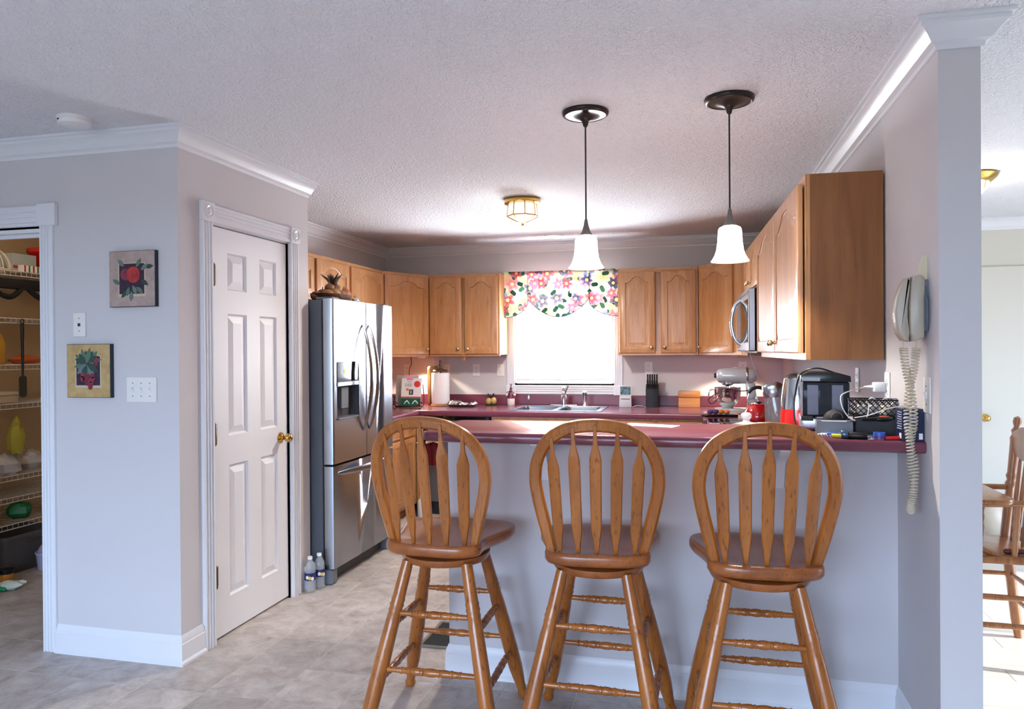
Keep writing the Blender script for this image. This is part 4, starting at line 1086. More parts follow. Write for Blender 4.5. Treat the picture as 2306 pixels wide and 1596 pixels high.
# ================================================================ wall plates
M_PLATE = mat('ivory_plate', srgb(238, 236, 232), .4); M_SLOT = mat('slot_dark', srgb(60, 58, 60), .6)
def plate(name, label, cat, M, w_, h_, kind, group=None):
    o = bpy.data.objects.new(name, None); COL.objects.link(o); tag(o, label, cat, group); o.matrix_world = M; o.empty_display_size = .03
    bm = B(); box(bm, -w_/2, w_/2, -.006, 0, -h_/2, h_/2, .0025); mk('cover_plate', bm, M_PLATE, o)
    if kind == 'outlet':
        for z in (-.02, .02):
            bm = B(); slab(bm, rrect(.034, .029, .008), 0, .0015, T(0, -.006, z) @ RX(PI/2)); r_ = mk('receptacle', bm, M_PLATE, o)
            each('slot', [(-.0085, -.006, -.0082, -.0072, z-.002, z+.008), (.006, .0085, -.0082, -.0072, z-.002, z+.008), (-.002, .002, -.0082, -.0072, z-.010, z-.006)], M_SLOT, r_)
    elif kind == 'switch':
        n = 3 if w_ > .15 else 1
        for i in range(n):
            x = (i-(n-1)/2)*.046
            bm = B(); box(bm, x-.005, x+.005, -.009, -.005, -.012, .012, .001); mk('toggle_slot', bm, M_PLATE, o)
            bm = B(); box(bm, x-.0035, x+.0035, -.017, -.006, .001, .009, .001); mk('toggle', bm, M_WHITE, o)
            each('screw', [(x-.002, x+.002, -.0072, -.006, .028, .032), (x-.002, x+.002, -.0072, -.006, -.032, -.028)], M_SLOT, o)
    elif kind == 'jack':
        bm = B(); box(bm, -.007, .007, -.0075, -.005, -.008, .007); mk('jack_socket', bm, M_SLOT, o, 0)
        each('screw', [(-.002, .002, -.0072, -.006, .028, .032), (-.002, .002, -.0072, -.006, -.032, -.028)], M_SLOT, o)
    return o
plate('phone_jack', 'white phone jack plate above the berry picture', 'wall plate', M_front(-2.815, Y0, 1.556), .07, .115, 'jack')
plate('light_switch', 'wide white three-toggle switch plate below the pictures', 'switch', M_front(-2.474, Y0, 1.252), .162, .117, 'switch')
GO = 'outlets along the worktop'
plate('outlet', 'white outlet behind the cookbook stand', 'outlet', M_front(-2.774, YB, 1.235), .072, .117, 'outlet', GO)
plate('outlet', 'white outlet to the side of the paper towel roll', 'outlet', M_front(-2.057, YB, 1.235), .072, .117, 'outlet', GO)
plate('light_switch', 'single white switch plate beside the window casing', 'switch', M_front(-1.815, YB, 1.235), .072, .117, 'switch')
plate('outlet', 'white outlet above the knife block', 'outlet', M_front(-.41, YB, 1.252), .072, .117, 'outlet', GO)
plate('outlet', 'white outlet behind the stand mixer', 'outlet', M_front(.412, YB, 1.253), .072, .117, 'outlet', GO)
plate('outlet', 'white outlet on the side wall behind the coffee maker', 'outlet', M_left(XR, 3.78, 1.27), .072, .117, 'outlet', GO)
plate('outlet', 'white outlet on the side wall with plugged-in charger', 'outlet', M_left(XR, 3.22, 1.265), .072, .117, 'outlet', GO)
plate('light_switch', 'white switch plate below the wall phone', 'switch', M_left(XR, 2.70, 1.262), .075, .12, 'switch')
plate('outlet', 'white outlet partly hidden behind the paper towel roll', 'outlet', M_front(-2.36, YB, 1.235), .072, .117, 'outlet', GO)
pg = thing('plug_adapter', 'white charger plugged into the outlet above the baskets', 'plug', (XR-.007, 3.24, 1.262), -PI/2)
bm = B(); box(bm, -.022, .022, -.045, 0, -.02, .02, .006, I4, 2); mk('body', bm, M_WHITE, pg)
bm = B(); lathe(bm, [(.009, 0), (.007, .02), (.004, .035), (.0001, .035)], 10, T(0, -.044, 0) @ RX(PI/2)); mk('strain_relief', bm, M_WHITE, pg)

# ================================================================ pictures on the hallway wall
def blob(bm, cx, cz, rx, rz, y0, y1, n=18, petal=0, k=5, ph=0):
    pts = []
    for i in range(n):
        a = 2*PI*i/n; r = 1 + petal*math.sin(k*a+ph); pts.append((cx+rx*r*math.cos(a), cz+rz*r*math.sin(a)))
    prism(bm, pts, y0, y1)
def leafm(bm, cx, cz, l, w_, ang, y0, y1):
    pts = []
    for i in range(9):
        t = i/8; pts.append((t*l, w_*math.sin(PI*t)))
    for i in range(7, 0, -1):
        t = i/8; pts.append((t*l, -w_*math.sin(PI*t)))
    c_, s_ = math.cos(ang), math.sin(ang)
    prism(bm, [(cx+x*c_-z*s_, cz+x*s_+z*c_) for x, z in pts], y0, y1)
def picture(label, x0, x1, z0, z1, ground, fruit):
    p = thing('fruit_picture', label, 'picture', ((x0+x1)/2, Y0, (z0+z1)/2), 0, 'unframed fruit pictures on the hallway wall')
    w_, h_ = x1-x0, z1-z0
    bm = B(); box(bm, -w_/2, w_/2, -.022, 0, -h_/2, h_/2, .001); mk('panel_edge', bm, mat('picture_edge_dark', srgb(30, 40, 56), .5), p)
    bm = B(); box(bm, -w_/2+.002, w_/2-.002, -.0232, -.0215, -h_/2+.002, h_/2-.002); mk('picture_ground', bm, ground, p, 0)
    y = -.0234
    iw, ih = w_*.27, h_*.27
    bm = B(); box(bm, -iw-.006, iw+.006, y-.0003, y, -ih-.012, ih+.004); mk('painted_border', bm, mat('painted_cream', srgb(206, 186, 164), .7), p, 0)
    bm = B(); box(bm, -iw, iw, y-.0006, y-.0002, -ih, ih); mk('painted_window', bm, mat('painted_dark', srgb(42, 32, 52), .7, var=srgb(66, 40, 60), scale=40), p, 0)
    y2 = y-.0008
    gl = [mat('painted_leaf_dark', srgb(48, 74, 66), .7), mat('painted_leaf', srgb(88, 116, 96), .7), mat('painted_leaf_grey', srgb(104, 122, 122), .7)]
    rnd = random.Random(3 if fruit == 'apple' else 9)
    def fr(name, cx, cz, r, m, yy, sq=1):
        bm = B(); blob(bm, cx*w_, cz*h_, r*w_, r*w_*sq, yy-.0004, yy); mk(name, bm, m, p, 0)
    if fruit == 'apple':
        spots = [(-.22, .0, 1.0), (-.25, -.1, 2.6), (.2, .15, .6), (.28, .2, .1), (-.05, -.14, 4.4), (.02, -.12, 5.2), (-.1, -.2, 4.0), (.1, -.15, 5.6), (0, -.22, 4.6), (.2, -.02, -.6), (.1, .2, 1.0), (-.16, .22, 2.4)]
        for i, (a, b_, an) in enumerate(spots):
            bm = B(); leafm(bm, a*w_, b_*h_, .19*w_, .042*w_, an, y2-.0003*(1+i % 3)-.0003, y2); mk('painted_leaf', bm, gl[i % 3], p, 0)
        fr('painted_fruit', -.13, .08, .11, mat('painted_plum', srgb(140, 60, 78), .7, var=srgb(106, 40, 60), scale=60), y2-.001)
        fr('painted_fruit', .04, .07, .15, mat('painted_apple', srgb(196, 62, 56), .6, var=srgb(150, 34, 44), scale=30), y2-.0014)
    else:
        for i in range(11):
            an = .2 + i*.29; bm = B(); leafm(bm, (-.02+.03*math.cos(an))*w_, (.14+.02*math.sin(an*2))*h_, (.26+.05*(i % 2))*w_, .055*w_, an-.3, y2-.0003*(1+i % 3)-.0003, y2); mk('painted_leaf', bm, gl[i % 2], p, 0)
        for i in range(6):
            an = 3.3 + i*.5; bm = B(); leafm(bm, -.02*w_, .12*h_, .3*w_, .06*w_, an, y2-.0003*(1+i % 3)-.0003, y2); mk('painted_leaf', bm, gl[(i+1) % 3], p, 0)
        mb = mat('painted_berry', srgb(150, 52, 74), .6, var=srgb(96, 26, 50), scale=50)
        for i, (a, b_) in enumerate([(-.12, -.08), (0, -.1), (.1, -.09), (-.06, -.16), (.05, -.17), (.12, -.16), (-.01, -.23), (.08, -.24), (.05, -.3), (-.13, -.15), (.18, .15), (.2, .2)]):
            fr('painted_fruit', a, b_, .05, mb, y2-.0012-.0002*(i % 3))
    return p
picture('square picture of a red apple with leaves on pinkish ground', -2.629, -2.380, 1.633, 1.890, mat('picture_pink_ground', srgb(186, 166, 158), .7, var=srgb(170, 148, 140), scale=25), 'apple')
picture('square picture of dark berries and leaves on yellow ground', -2.871, -2.627, 1.214, 1.464, mat('picture_yellow_ground', srgb(200, 172, 118), .7, var=srgb(180, 150, 98), scale=25), 'berry')

# ================================================================ wall phone
ph = thing('wall_phone', 'beige corded wall phone with coiled cord on the side wall', 'phone', (XR, 2.725, 1.44), -PI/2)
def xsec(bm, prof, x0, x1, bev):   # prof in (y, z), extruded along local x
    prism(bm, prof, x0, x1, Matrix(((0, 1, 0, 0), (1, 0, 0, 0), (0, 0, 1, 0), (0, 0, 0, 1))), bev)
bm = B(); xsec(bm, [(-.015, .01), (-.05, .0), (-.056, .03), (-.058, .11), (-.052, .19), (-.046, .216), (-.02, .216), (-.012, .2)], -.048, .048, .008); mk('base', bm, M_BEIGE, ph, 50)
bm = B(); xsec(bm, [(-.055, .0), (-.075, .004), (-.092, .03), (-.1, .09), (-.094, .145), (-.078, .19), (-.062, .212), (-.05, .214), (-.055, .18), (-.062, .12), (-.0625, .08), (-.057, .03)], -.03, .03, .010); mk('handset', bm, M_BEIGE, ph, 50)
bm = B(); xsec(bm, [(0, .035), (-.0145, .035), (-.0145, .20), (0, .20)], -.036, .036, .003); mk('mounting_plate', bm, mat('phone_plate_grey', srgb(120, 128, 140), .5), ph)
bm = B()
for i in range(3): tube(bm, catmull([(.03, -.008-.003*i, .19-.01*i), (.052+.004*i, -.012, .13), (.05+.003*i, -.01, .06), (.035, -.006, .04-.004*i)]), .003, 6)
mk('line_cord', bm, mat('grey_line_cord', srgb(96, 110, 126), .5), ph); ph.children[-1]['kind'] = 'stuff'
def coil(pts, r, turns, wire, seg=9):
    c = catmull(pts, 24); n = len(c); out = []
    per = turns*seg
    for i in range(per+1):
        t = i/per*(n-1); k = min(int(t), n-2); p = c[k].lerp(c[k+1], t-k)
        tg = (c[min(k+2, n-1)]-c[max(k-1, 0)]).normalized()
        a = Vector((1, 0, 0)); a = (a - tg*a.dot(tg)).normalized(); b = tg.cross(a)
        th = 2*PI*i/seg; out.append(p + r*(a*math.cos(th)+b*math.sin(th)))
    bm = B(); tube(bm, out, wire, 5); return bm
path = [(-.005, -.068, -.02), (.004, -.062, -.09), (.012, -.048, -.17), (.010, -.040, -.26), (-.004, -.046, -.34), (.006, -.036, -.42), (.02, -.046, -.50), (.016, -.052, -.545), (.004, -.048, -.565), (-.006, -.040, -.55), (-.010, -.036, -.50), (.002, -.046, -.42), (.012, -.052, -.34), (-.002, -.056, -.26), (-.008, -.050, -.17), (0, -.036, -.09), (.002, -.030, -.02)]
mk('coiled_cord', coil(path, .0115, 120, .0026), M_CORD, ph, 60)
for a, b in ((path[0], (-.004, -.07, .006)), (path[-1], (.002, -.03, .006))):
    bm = B(); tube(bm, [a, ((a[0]+b[0])/2+.002, (a[1]+b[1])/2, (a[2]+b[2])/2), b], .002, 6); mk('cord_lead', bm, M_CORD, ph)
nt_ = thing('paper_note', 'cream paper slip stuck on the wall above the phone', 'note', (XR-.0008, 2.70, 1.645), -PI/2)
bm = B(); xsec(bm, [(-.001, 0), (-.030, -.01), (-.026, .05), (-.018, .075), (-.001, .08)], -.0005, .0005, 0); mk('slip', bm, mat('cream_paper', srgb(226, 214, 184), .8), nt_)
# ================================================================ things on the back worktop
M_DWOOD = mat('dark_turned_wood', srgb(84, 56, 38), .4); M_MWOOD = wood('board_wood', srgb(186, 138, 84), srgb(160, 110, 62), srgb(128, 84, 44), 'Z')
h_ = thing('towel_holder', 'dark wooden upright paper towel holder on the worktop', 'holder', (-2.325, 6.60, ZC))
bm = B(); lathe(bm, [(.09, 0), (.095, .006), (.09, .016), (.07, .02), (.0001, .02)], 32); mk('base', bm, M_MWOOD, h_, 40)
bm = B(); lathe(bm, [(.009, .018), (.009, .33)], 12); mk('post', bm, M_DWOOD, h_)
bm = B(); lathe(bm, [(.016, .318), (.068, .32), (.072, .328), (.066, .338), (.03, .345), (.012, .352), (.010, .365), (.017, .382), (.012, .398), (.014, .412), (.010, .426), (.0001, .432)], 24); mk('finial', bm, M_DWOOD, h_, 50)
r_ = thing('paper_towel_roll', 'white paper towel roll standing on the dark holder', 'paper towels', (-2.325, 6.60, ZC+.0205))
bm = B(); lathe(bm, [(.02, 0), (.084, 0), (.0855, .004), (.0855, .283), (.084, .287), (.02, .287), (.02, 0)], 40, I4, False); mk('paper', bm, M_PAPER, r_, 40)
bm = B(); lathe(bm, [(.0195, .001), (.0195, .286)], 20, I4, False); mk('core_tube', bm, mat('cardboard', srgb(176, 142, 104), .8), r_)
o = thing('cutting_board', 'tall wooden cutting board standing on edge beside the towel roll', 'cutting board', (-2.452, 6.62, ZC))
bm = B(); slab(bm, rrect(.24, .37, .03), -.011, .011, T(0, .12, .185) @ RZ(PI/2) @ RX(PI/2), .003); mk('board', bm, M_MWOOD, o)
# cookbooks on a scrolled wire stand
M_IRON = mat('dark_iron', srgb(40, 34, 32), .5, .6)
es = thing('book_stand', 'scrolled dark iron cookbook stand', 'stand', (-2.56, 6.40, ZC+.004), D(8))
bm = B(); tube(bm, [(-.12, -.06, .006), (.13, -.06, .006)], .005, 6); mk('front_bar', bm, M_IRON, es)
for x in (-.11, .12):
    bm = B(); tube(bm, catmull([(x, -.085, .03), (x, -.09, .012), (x, -.06, .005), (x, .05, .006), (x, .075, .08), (x*.9, .095, .2)]), .004, 6); mk('side_rail', bm, M_IRON, es)
    bm = B(); tube(bm, [(x+.022*math.cos(a)*(1-a/14), -.082, .03+.022*math.sin(a)*(1-a/14)) for a in [i*.5 for i in range(20)]], .003, 5); mk('scroll', bm, M_IRON, es)
LEANB = T(0, -.042, .0115) @ RX(D(-14))
def part_box(par, name, b, m, M): bm = B(); box(bm, *b, 0, M); return mk(name, bm, m, par, 0)
bk = thing('cookbook', 'white cookbook with red and green bands leaning on the iron stand', 'book', (-2.545, 6.395, ZC), D(8))
part_box(bk, 'cover', (-.085, .10, 0, .018, 0, .26), mat('white_cover', srgb(238, 238, 240), .35), LEANB)
part_box(bk, 'red_band', (-.085, .10, -.0012, 0, .075, .088), mat('band_red', srgb(206, 60, 50), .4), LEANB)
part_box(bk, 'green_band', (-.085, .10, -.0012, 0, 0, .074), mat('band_green', srgb(22, 92, 70), .4), LEANB)
part_box(bk, 'cover_photo', (-.012, .026, -.0012, 0, .105, .155), mat('photo_dark', srgb(40, 44, 74), .3), LEANB)
bm = B(); blob(bm, .006, .13, .008, .02, -.002, -.0011); bm.transform(LEANB); mk('cover_figure', bm, mat('figure_pale', srgb(190, 170, 160), .5), bk, 0)
bm = B(); blob(bm, .062, .205, .03, .03, -.0016, 0); bm.transform(LEANB); mk('red_sticker', bm, mat('sticker_red', srgb(222, 54, 58), .4), bk, 0)
bm = B(); blob(bm, -.028, .155, .015, .014, -.0018, -.001); bm.transform(LEANB); mk('orange_sticker', bm, mat('sticker_orange', srgb(240, 140, 60), .4), bk, 0)
part_box(bk, 'pink_tab', (-.04, .02, -.0012, 0, .242, .272), mat('tab_pink', srgb(240, 130, 190), .6), LEANB)
text_mesh('title', 'DEE', .038, mat('title_grey', srgb(110, 128, 138), .6), bk, LEANB @ T(-.02, -.001, .195) @ RX(PI/2))
text_mesh('subtitle', 'HOT', .018, MATS['title_grey'], bk, LEANB @ T(-.01, -.001, .225) @ RX(PI/2))
bm = B()
for x0, x1, in ((-.055, .0), (.02, .08)):
    pts = [(x0+(x1-x0)*i/8, .02+.035*math.sin(PI*i/8)) for i in range(9)] + [(x1-.008-(x1-x0-.016)*i/8, .02+.022*math.sin(PI*i/8)) for i in range(9)]
    b1 = B(); prism(b1, pts, -.0025, -.0011); b1.transform(LEANB); mk('glasses_print', b1, M_WHITE, bk, 0)
bm.free()
bk = thing('cookbook', 'taller grey-brown cookbook standing behind the white one', 'book', (-2.60, 6.43, ZC), D(16))
LB2 = T(0, -.008, .0115) @ RX(D(-14))
part_box(bk, 'cover', (-.10, .11, 0, .022, 0, .285), mat('grey_cover', srgb(150, 138, 134), .4, var=srgb(116, 100, 96), scale=9), LB2)
part_box(bk, 'pages', (-.096, .1105, .003, .019, .003, .287), M_PAPER, LB2)
wb = thing('wire_basket', 'dark brown scrolled wire basket behind the refrigerator', 'basket', (-2.80, 6.36, ZC))
for z, r in ((.004, .085), (.05, .1), (.1, .11)):
    bm = B(); tube(bm, [(r*math.cos(2*PI*i/28), r*math.sin(2*PI*i/28), z) for i in range(28)], .004, 6, True); mk('ring', bm, M_IRON, wb)
for k in range(12):
    a = 2*PI*k/12; bm = B(); tube(bm, [(.085*math.cos(a), .085*math.sin(a), .004), (.104*math.cos(a+.1), .104*math.sin(a+.1), .05), (.11*math.cos(a), .11*math.sin(a), .1)], .003, 5); mk('wire', bm, M_IRON, wb)
for k in range(5):
    a = 2*PI*k/5; bm = B(); sphere(bm, (.045*math.cos(a), .045*math.sin(a), .045), .04, u=10, v=7); mk('pine_cone', bm, mat('cone_brown', srgb(92, 62, 44), .8, var=srgb(50, 32, 24), scale=60), wb)
# foil covered tray
ft = thing('foil_tray', 'crumpled foil covered tray on the worktop left of the sink', 'tray', (-2.09, 6.52, ZC))
bm = B(); 
v0 = [[bm.verts.new((x, y, z)) for x, y in rrect(.26*s, .17*s, .03)] for s, z in ((.8, 0), (1, .022), (.98, .022), (.8, .004))]
for a, b in zip(v0, v0[1:]):
    for i in range(len(a)): bm.faces.new((a[i], a[(i+1) % len(a)], b[(i+1) % len(a)], b[i]))
bm.faces.new(v0[0]); bm.faces.new(v0[-1]); mk('pan', bm, M_STEEL, ft)
bm = B(); rr = random.Random(5); g = []
for i in range(15):
    g.append([bm.verts.new((-.128+.256*i/14+rr.uniform(-.007, .007), -.082+.164*j/9+rr.uniform(-.007, .007), .022+(0 if i in (0, 14) or j in (0, 9) else .012+.012*math.sin(i*.5)+rr.uniform(-.008, .012)))) for j in range(10)])
for a, b in zip(g, g[1:]):
    for j in range(9):
        bm.faces.new((a[j], b[j], b[j+1])); bm.faces.new((a[j], b[j+1], a[j+1]))
mk('foil', bm, mat('aluminium_foil', srgb(226, 228, 236), .22, 1.0), ft, 0)
# shakers and soap
sh = thing('fruit_shakers', 'small fruit-shaped shakers in a black holder near the sink', 'shakers', (-1.865, 6.72, ZC))
M_YF = mat('yellow_fruit', srgb(196, 166, 96), .35)
for x in (-.022, .024):
    bm = B(); sphere(bm, (x, 0, .036+.006*(x > 0)), .029, sz=1.15); mk('shaker', bm, M_YF, sh, 60)
bm = B(); lathe(bm, [(.056, 0), (.058, .006), (.05, .01), (.0001, .01)], 24); mk('base', bm, M_BLACK, sh)
bm = B(); tube(bm, catmull([(-.03, .0, .11), (-.02, 0, .085), (0, 0, .075), (.018, 0, .088), (.026, 0, .112)]), .006, 6); mk('twig_handle', bm, M_IRON, sh)
bm = B(); sphere(bm, (-.002, .004, .088), .022, sz=.7, u=10, v=7); mk('leaf_top', bm, mat('dark_leaf', srgb(40, 48, 44), .6), sh)
sb_ = thing('soap_bottle', 'maroon pump soap bottle with white lower half beside the window', 'bottle', (-1.672, 6.72, ZC))
bm = B(); lathe(bm, [(.03, 0), (.035, .008), (.035, .06), (.0345, .066)], 24); mk('lower_body', bm, mat('cream_ceramic', srgb(236, 230, 222), .3), sb_, 50)
bm = B(); lathe(bm, [(.0345, .066), (.033, .085), (.027, .112), (.02, .132), (.013, .142), (.012, .155)], 24); mk('upper_body', bm, mat('maroon_ceramic', srgb(110, 42, 64), .3), sb_, 50)
bm = B(); lathe(bm, [(.013, .155), (.013, .166), (.005, .168), (.005, .19), (.011, .192), (.011, .202), (.0001, .203)], 16); tube(bm, [(0, 0, .197), (.0, -.03, .196), (0, -.034, .188)], .004, 6); mk('pump', bm, mat('maroon_pump', srgb(96, 36, 56), .3), sb_, 50)
for x in (-.038, .038):
    bm = B(); sphere(bm, (x, -.008, .098), .011, u=10, v=7); mk('side_pompom', bm, M_WHITE, sb_, 60)
bm = B(); tube(bm, [(.034*math.cos(a), -.026, .116+.018*math.sin(a)) for a in [PI*i/10 for i in range(11)]], .003, 6); mk('collar', bm, M_BLACK, sb_)
# photo card stand with its cord
cs = thing('photo_card_stand', 'white stand holding a glossy photo card beside the knife block', 'stand', (-.602, 6.64, ZC))
bm = B(); prism(bm, [(-.055, 0), (.055, 0), (.052, .10), (-.052, .10)], 0, .05, I4, .004); mk('base', bm, mat('silver_grey', srgb(206, 208, 214), .3), cs)
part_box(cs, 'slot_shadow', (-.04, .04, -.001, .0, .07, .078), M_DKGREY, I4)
bm = B(); box(bm, -.05, .05, .012, .018, .10, .19); cc = mk('photo_card', bm, M_WHITE, cs, 0)
part_box(cc, 'photo', (-.046, .046, .0105, .012, .112, .186), mat('photo_teal', srgb(90, 128, 140), .2, var=srgb(20, 34, 40), scale=34, detail=2), I4)
part_box(cc, 'caption_line', (-.046, .046, .0105, .012, .104, .1075), mat('caption_red', srgb(206, 90, 70), .5), I4)
o = mk('white_cable', tube(B(), catmull([(-.545, 6.66, ZC+.003), (-.50, 6.65, ZC+.018), (-.45, 6.66, ZC+.012), (-.425, 6.68, ZC+.003)]), .0028, 6), M_WHITECORD); tag(o, 'short white cable between photo stand and knife block', 'cable')
kb = thing('knife_block', 'black knife block full of black-handled knives', 'knife block', (-.37, 6.68, ZC))
bm = B(); xsec(bm, [(0, 0), (.12, 0), (.145, .19), (.04, .205), (-.01, .16)], -.055, .055, .004); mk('block', bm, mat('block_black', srgb(28, 30, 36), .45), kb)
for i in range(5):
    for j in range(2):
        x = -.04+.02*i; hz = .04 + .02*((i*3+j) % 3)*.8 + .03*j
        bm = B(); box(bm, x-.007, x+.007, -.008, .010, 0, .065+hz*.4, .003, T(0, .02+.055*j, .165+.03*j) @ RX(D(12))); mk('knife_handle', bm, M_BLACK, kb)
rb = thing('recipe_box', 'plain oak recipe box on the worktop', 'box', (-.05, 6.72, ZC))
bm = B(); box(bm, -.093, .093, 0, .12, 0, .085, .002); mk('box_body', bm, wood('oak_box', srgb(200, 140, 78), srgb(178, 116, 58), srgb(150, 94, 46), 'X'), rb)
bm = B(); prism(bm, [(-.096, .088), (.096, .088), (.096, .135), (.088, .142), (-.088, .142), (-.096, .135)], -.004, .124, I4, .002); mk('lid', bm, MATS['oak_box'], rb)
# stand mixer, facing the window side
mx_ = thing('stand_mixer', 'silver stand mixer with steel bowl in the corner', 'mixer', (.345, 6.32, ZC))
M_SILVER = mat('silver_enamel', srgb(196, 198, 204), .25, .15, coat=.6)
bm = B(); slab(bm, rrect(.34, .2, .08, 6, -.02, 0), 0, .03, I4, .01); mk('base', bm, M_SILVER, mx_, 50)
bm = B(); prism(bm, [(.06, .02), (.145, .02), (.15, .08), (.135, .16), (.13, .235), (.055, .235), (.06, .17), (.085, .10)], -.045, .045, I4, .015); mk('column', bm, M_SILVER, mx_, 50)
bm = B(); lathe(bm, [(.0001, -.175), (.035, -.172), (.056, -.155), (.064, -.12), (.067, -.02), (.066, .06), (.06, .11), (.045, .14), (.0001, .15)], 28, T(0, 0, .295) @ RY(PI/2) @ Matrix.Diagonal((1.0, .95, 1, 1))); mk('motor_head', bm, M_SILVER, mx_, 60)
bm = B(); lathe(bm, [(.0668, .06), (.068, .062), (.068, .075), (.0655, .077)], 28, T(0, 0, .295) @ RY(PI/2) @ Matrix.Diagonal((1.0, .95, 1, 1)), False); mk('trim_band', bm, M_CHROME, mx_, 60)
bm = B(); lathe(bm, [(.02, 0), (.02, -.015), (.012, -.02), (.0001, -.02)], 14, T(-.172, 0, .295) @ RY(PI/2)); mk('hub_knob', bm, M_BLACK, mx_)
bm = B(); lathe(bm, [(.05, .245), (.05, .225), (.03, .215), (.012, .21), (.012, .16)], 20, T(-.085, 0, 0)); mk('beater_shaft', bm, M_CHROME, mx_, 50)
bm = B(); lathe(bm, [(.045, .03), (.05, .045), (.075, .065), (.095, .10), (.105, .15), (.106, .195), (.109, .2), (.103, .2), (.10, .15), (.09, .10), (.06, .06)], 32, T(-.085, 0, 0), False); mk('bowl', bm, M_CHROME, mx_, 60)
bm = B(); tube(bm, catmull([(-.19, -.01, .18), (-.225, -.02, .175), (-.235, -.02, .13), (-.215, -.02, .095), (-.185, -.01, .10)]), .005, 8); mk('bowl_handle', bm, M_CHROME, mx_, 60)
bm = B(); tube(bm, catmull([(.13, -.05, .2), (.10, -.11, .19), (.02, -.12, .175), (-.10, -.13, .18), (-.2, -.13, .14), (-.24, -.1, .1), (-.21, -.12, .07), (-.16, -.125, .12)]), .004, 6); mk('power_cord', bm, mat('brown_cord', srgb(60, 40, 34), .5), mx_, 60)
o = mk('serving_paddle', slab(B(), rrect(.30, .14, .05), ZC, ZC+.012, T(.215, 6.135, 0) @ RZ(.02), .004), mat('pale_pink_wood', srgb(222, 190, 174), .5)); tag(o, 'flat pale wooden paddle in front of the stand mixer', 'paddle')
pt = thing('pot_holder', 'rolled purple and orange striped pot holder on a black tray', 'pot holder', (.18, 5.86, ZC+.013), .15)
for k, c_ in enumerate((srgb(92, 62, 120), srgb(80, 54, 110), srgb(214, 120, 70), srgb(222, 136, 80))):
    bm = B(); lathe(bm, [(.012, 0), (.017, .006), (.018, .022), (.016, .036), (.012, .04)], 12, T(-.09+.042*k, 0, .022) @ RY(PI/2)); mk('stripe', bm, mat('stripe_%d' % k, c_, .9), pt, 60)
bm = B(); slab(bm, rrect(.27, .12, .03), -.012, .004, I4, .003); mk('tray', bm, M_GLOSSB, pt)
# red kettle on the cooktop
kt = thing('tea_kettle', 'round red enamel tea kettle on the cooktop', 'kettle', (.405, 5.15, .923))
bm = B(); lathe(bm, [(.075, 0), (.086, .008), (.091, .04), (.086, .08), (.068, .115), (.045, .132), (.04, .134)], 32); mk('body', bm, M_RED, kt, 60)
bm = B(); lathe(bm, [(.042, .133), (.04, .142), (.02, .15), (.006, .152), (.006, .162), (.014, .168), (.012, .18), (.0001, .183)], 24); mk('lid', bm, M_CHROME, kt, 60)
bm = B(); tube(bm, [(.06, 0, .08), (.095, 0, .12), (.11, 0, .145)], [.02, .015, .011], 12); mk('spout', bm, M_RED, kt, 60)
bm = B(); lathe(bm, [(.013, 0), (.014, .02), (.011, .024)], 12, T(.108, 0, .14) @ RY(.6)); mk('whistle_cap', bm, M_BLACK, kt)
for s in (-1, 1):
    bm = B(); tube(bm, catmull([(s*.055, 0, .11), (s*.066, 0, .16), (s*.052, 0, .21)]), .004, 8); mk('handle_wire', bm, M_CHROME, kt, 60)
bm = B(); tube(bm, catmull([(-.06, 0, .205), (-.035, 0, .232), (.0, 0, .242), (.035, 0, .232), (.06, 0, .205)]), .012, 10); mk('handle_grip', bm, M_BLACK, kt, 60)
# glass dome on the low peninsula worktop
gd = thing('glass_dome', 'clear glass cake dome with knob behind the bar', 'dish cover', (.222, 3.45, ZC))
bm = B(); lathe(bm, [(.145, 0), (.147, .012), (.145, .10), (.128, .135), (.09, .165), (.045, .182), (.018, .188), (.014, .196), (.022, .208), (.024, .22), (.016, .228), (.0001, .23)], 40); mk('dome', bm, M_GLASS, gd, 60)
bm = B(); lathe(bm, [(.15, 0), (.152, .006), (.15, .008), (.0001, .008)], 40); mk('plate', bm, M_GLASS, gd, 60)
# red electric kettle with chrome top
ek = thing('electric_kettle', 'red electric kettle with chrome upper half and black handle', 'kettle', (.455, 3.56, ZC))
bm = B(); lathe(bm, [(.085, 0), (.088, .02), (.085, .1), (.08, .2), (.078, .24)], 28); mk('red_body', bm, M_RED, ek, 60)
bm = B(); lathe(bm, [(.078, .24), (.077, .27), (.07, .33), (.062, .375)], 28); mk('chrome_collar', bm, M_CHROME, ek, 60)
bm = B(); lathe(bm, [(.062, .375), (.055, .388), (.03, .398), (.0001, .40)], 28); mk('lid', bm, M_BLACK, ek, 60)
bm = B(); tube(bm, catmull([(.0, -.055, .385), (.01, -.10, .40), (.02, -.135, .36), (.02, -.135, .22), (.012, -.10, .13), (.004, -.08, .11)]), [.012]*31, 10); mk('handle', bm, M_BLACK, ek, 60)
sc_ = thing('glass_carafe', 'slanted glass and steel carafe leaning beside the red kettle', 'carafe', (.42, 3.74, ZC+.009), D(10))
bm = B(); lathe(bm, [(.055, 0), (.062, .03), (.06, .16), (.05, .24), (.045, .28)], 24, T(-.01, 0, 0) @ RY(D(-9))); mk('glass_body', bm, mat('carafe_glass', srgb(104, 106, 112), .08, alpha=.65, coat=1.0, coatr=.03), sc_, 60)
bm = B(); lathe(bm, [(.047, .28), (.049, .285), (.049, .33), (.03, .345), (.0001, .347)], 24, T(-.01, 0, 0) @ RY(D(-9))); mk('steel_lid', bm, M_STEEL, sc_, 60)

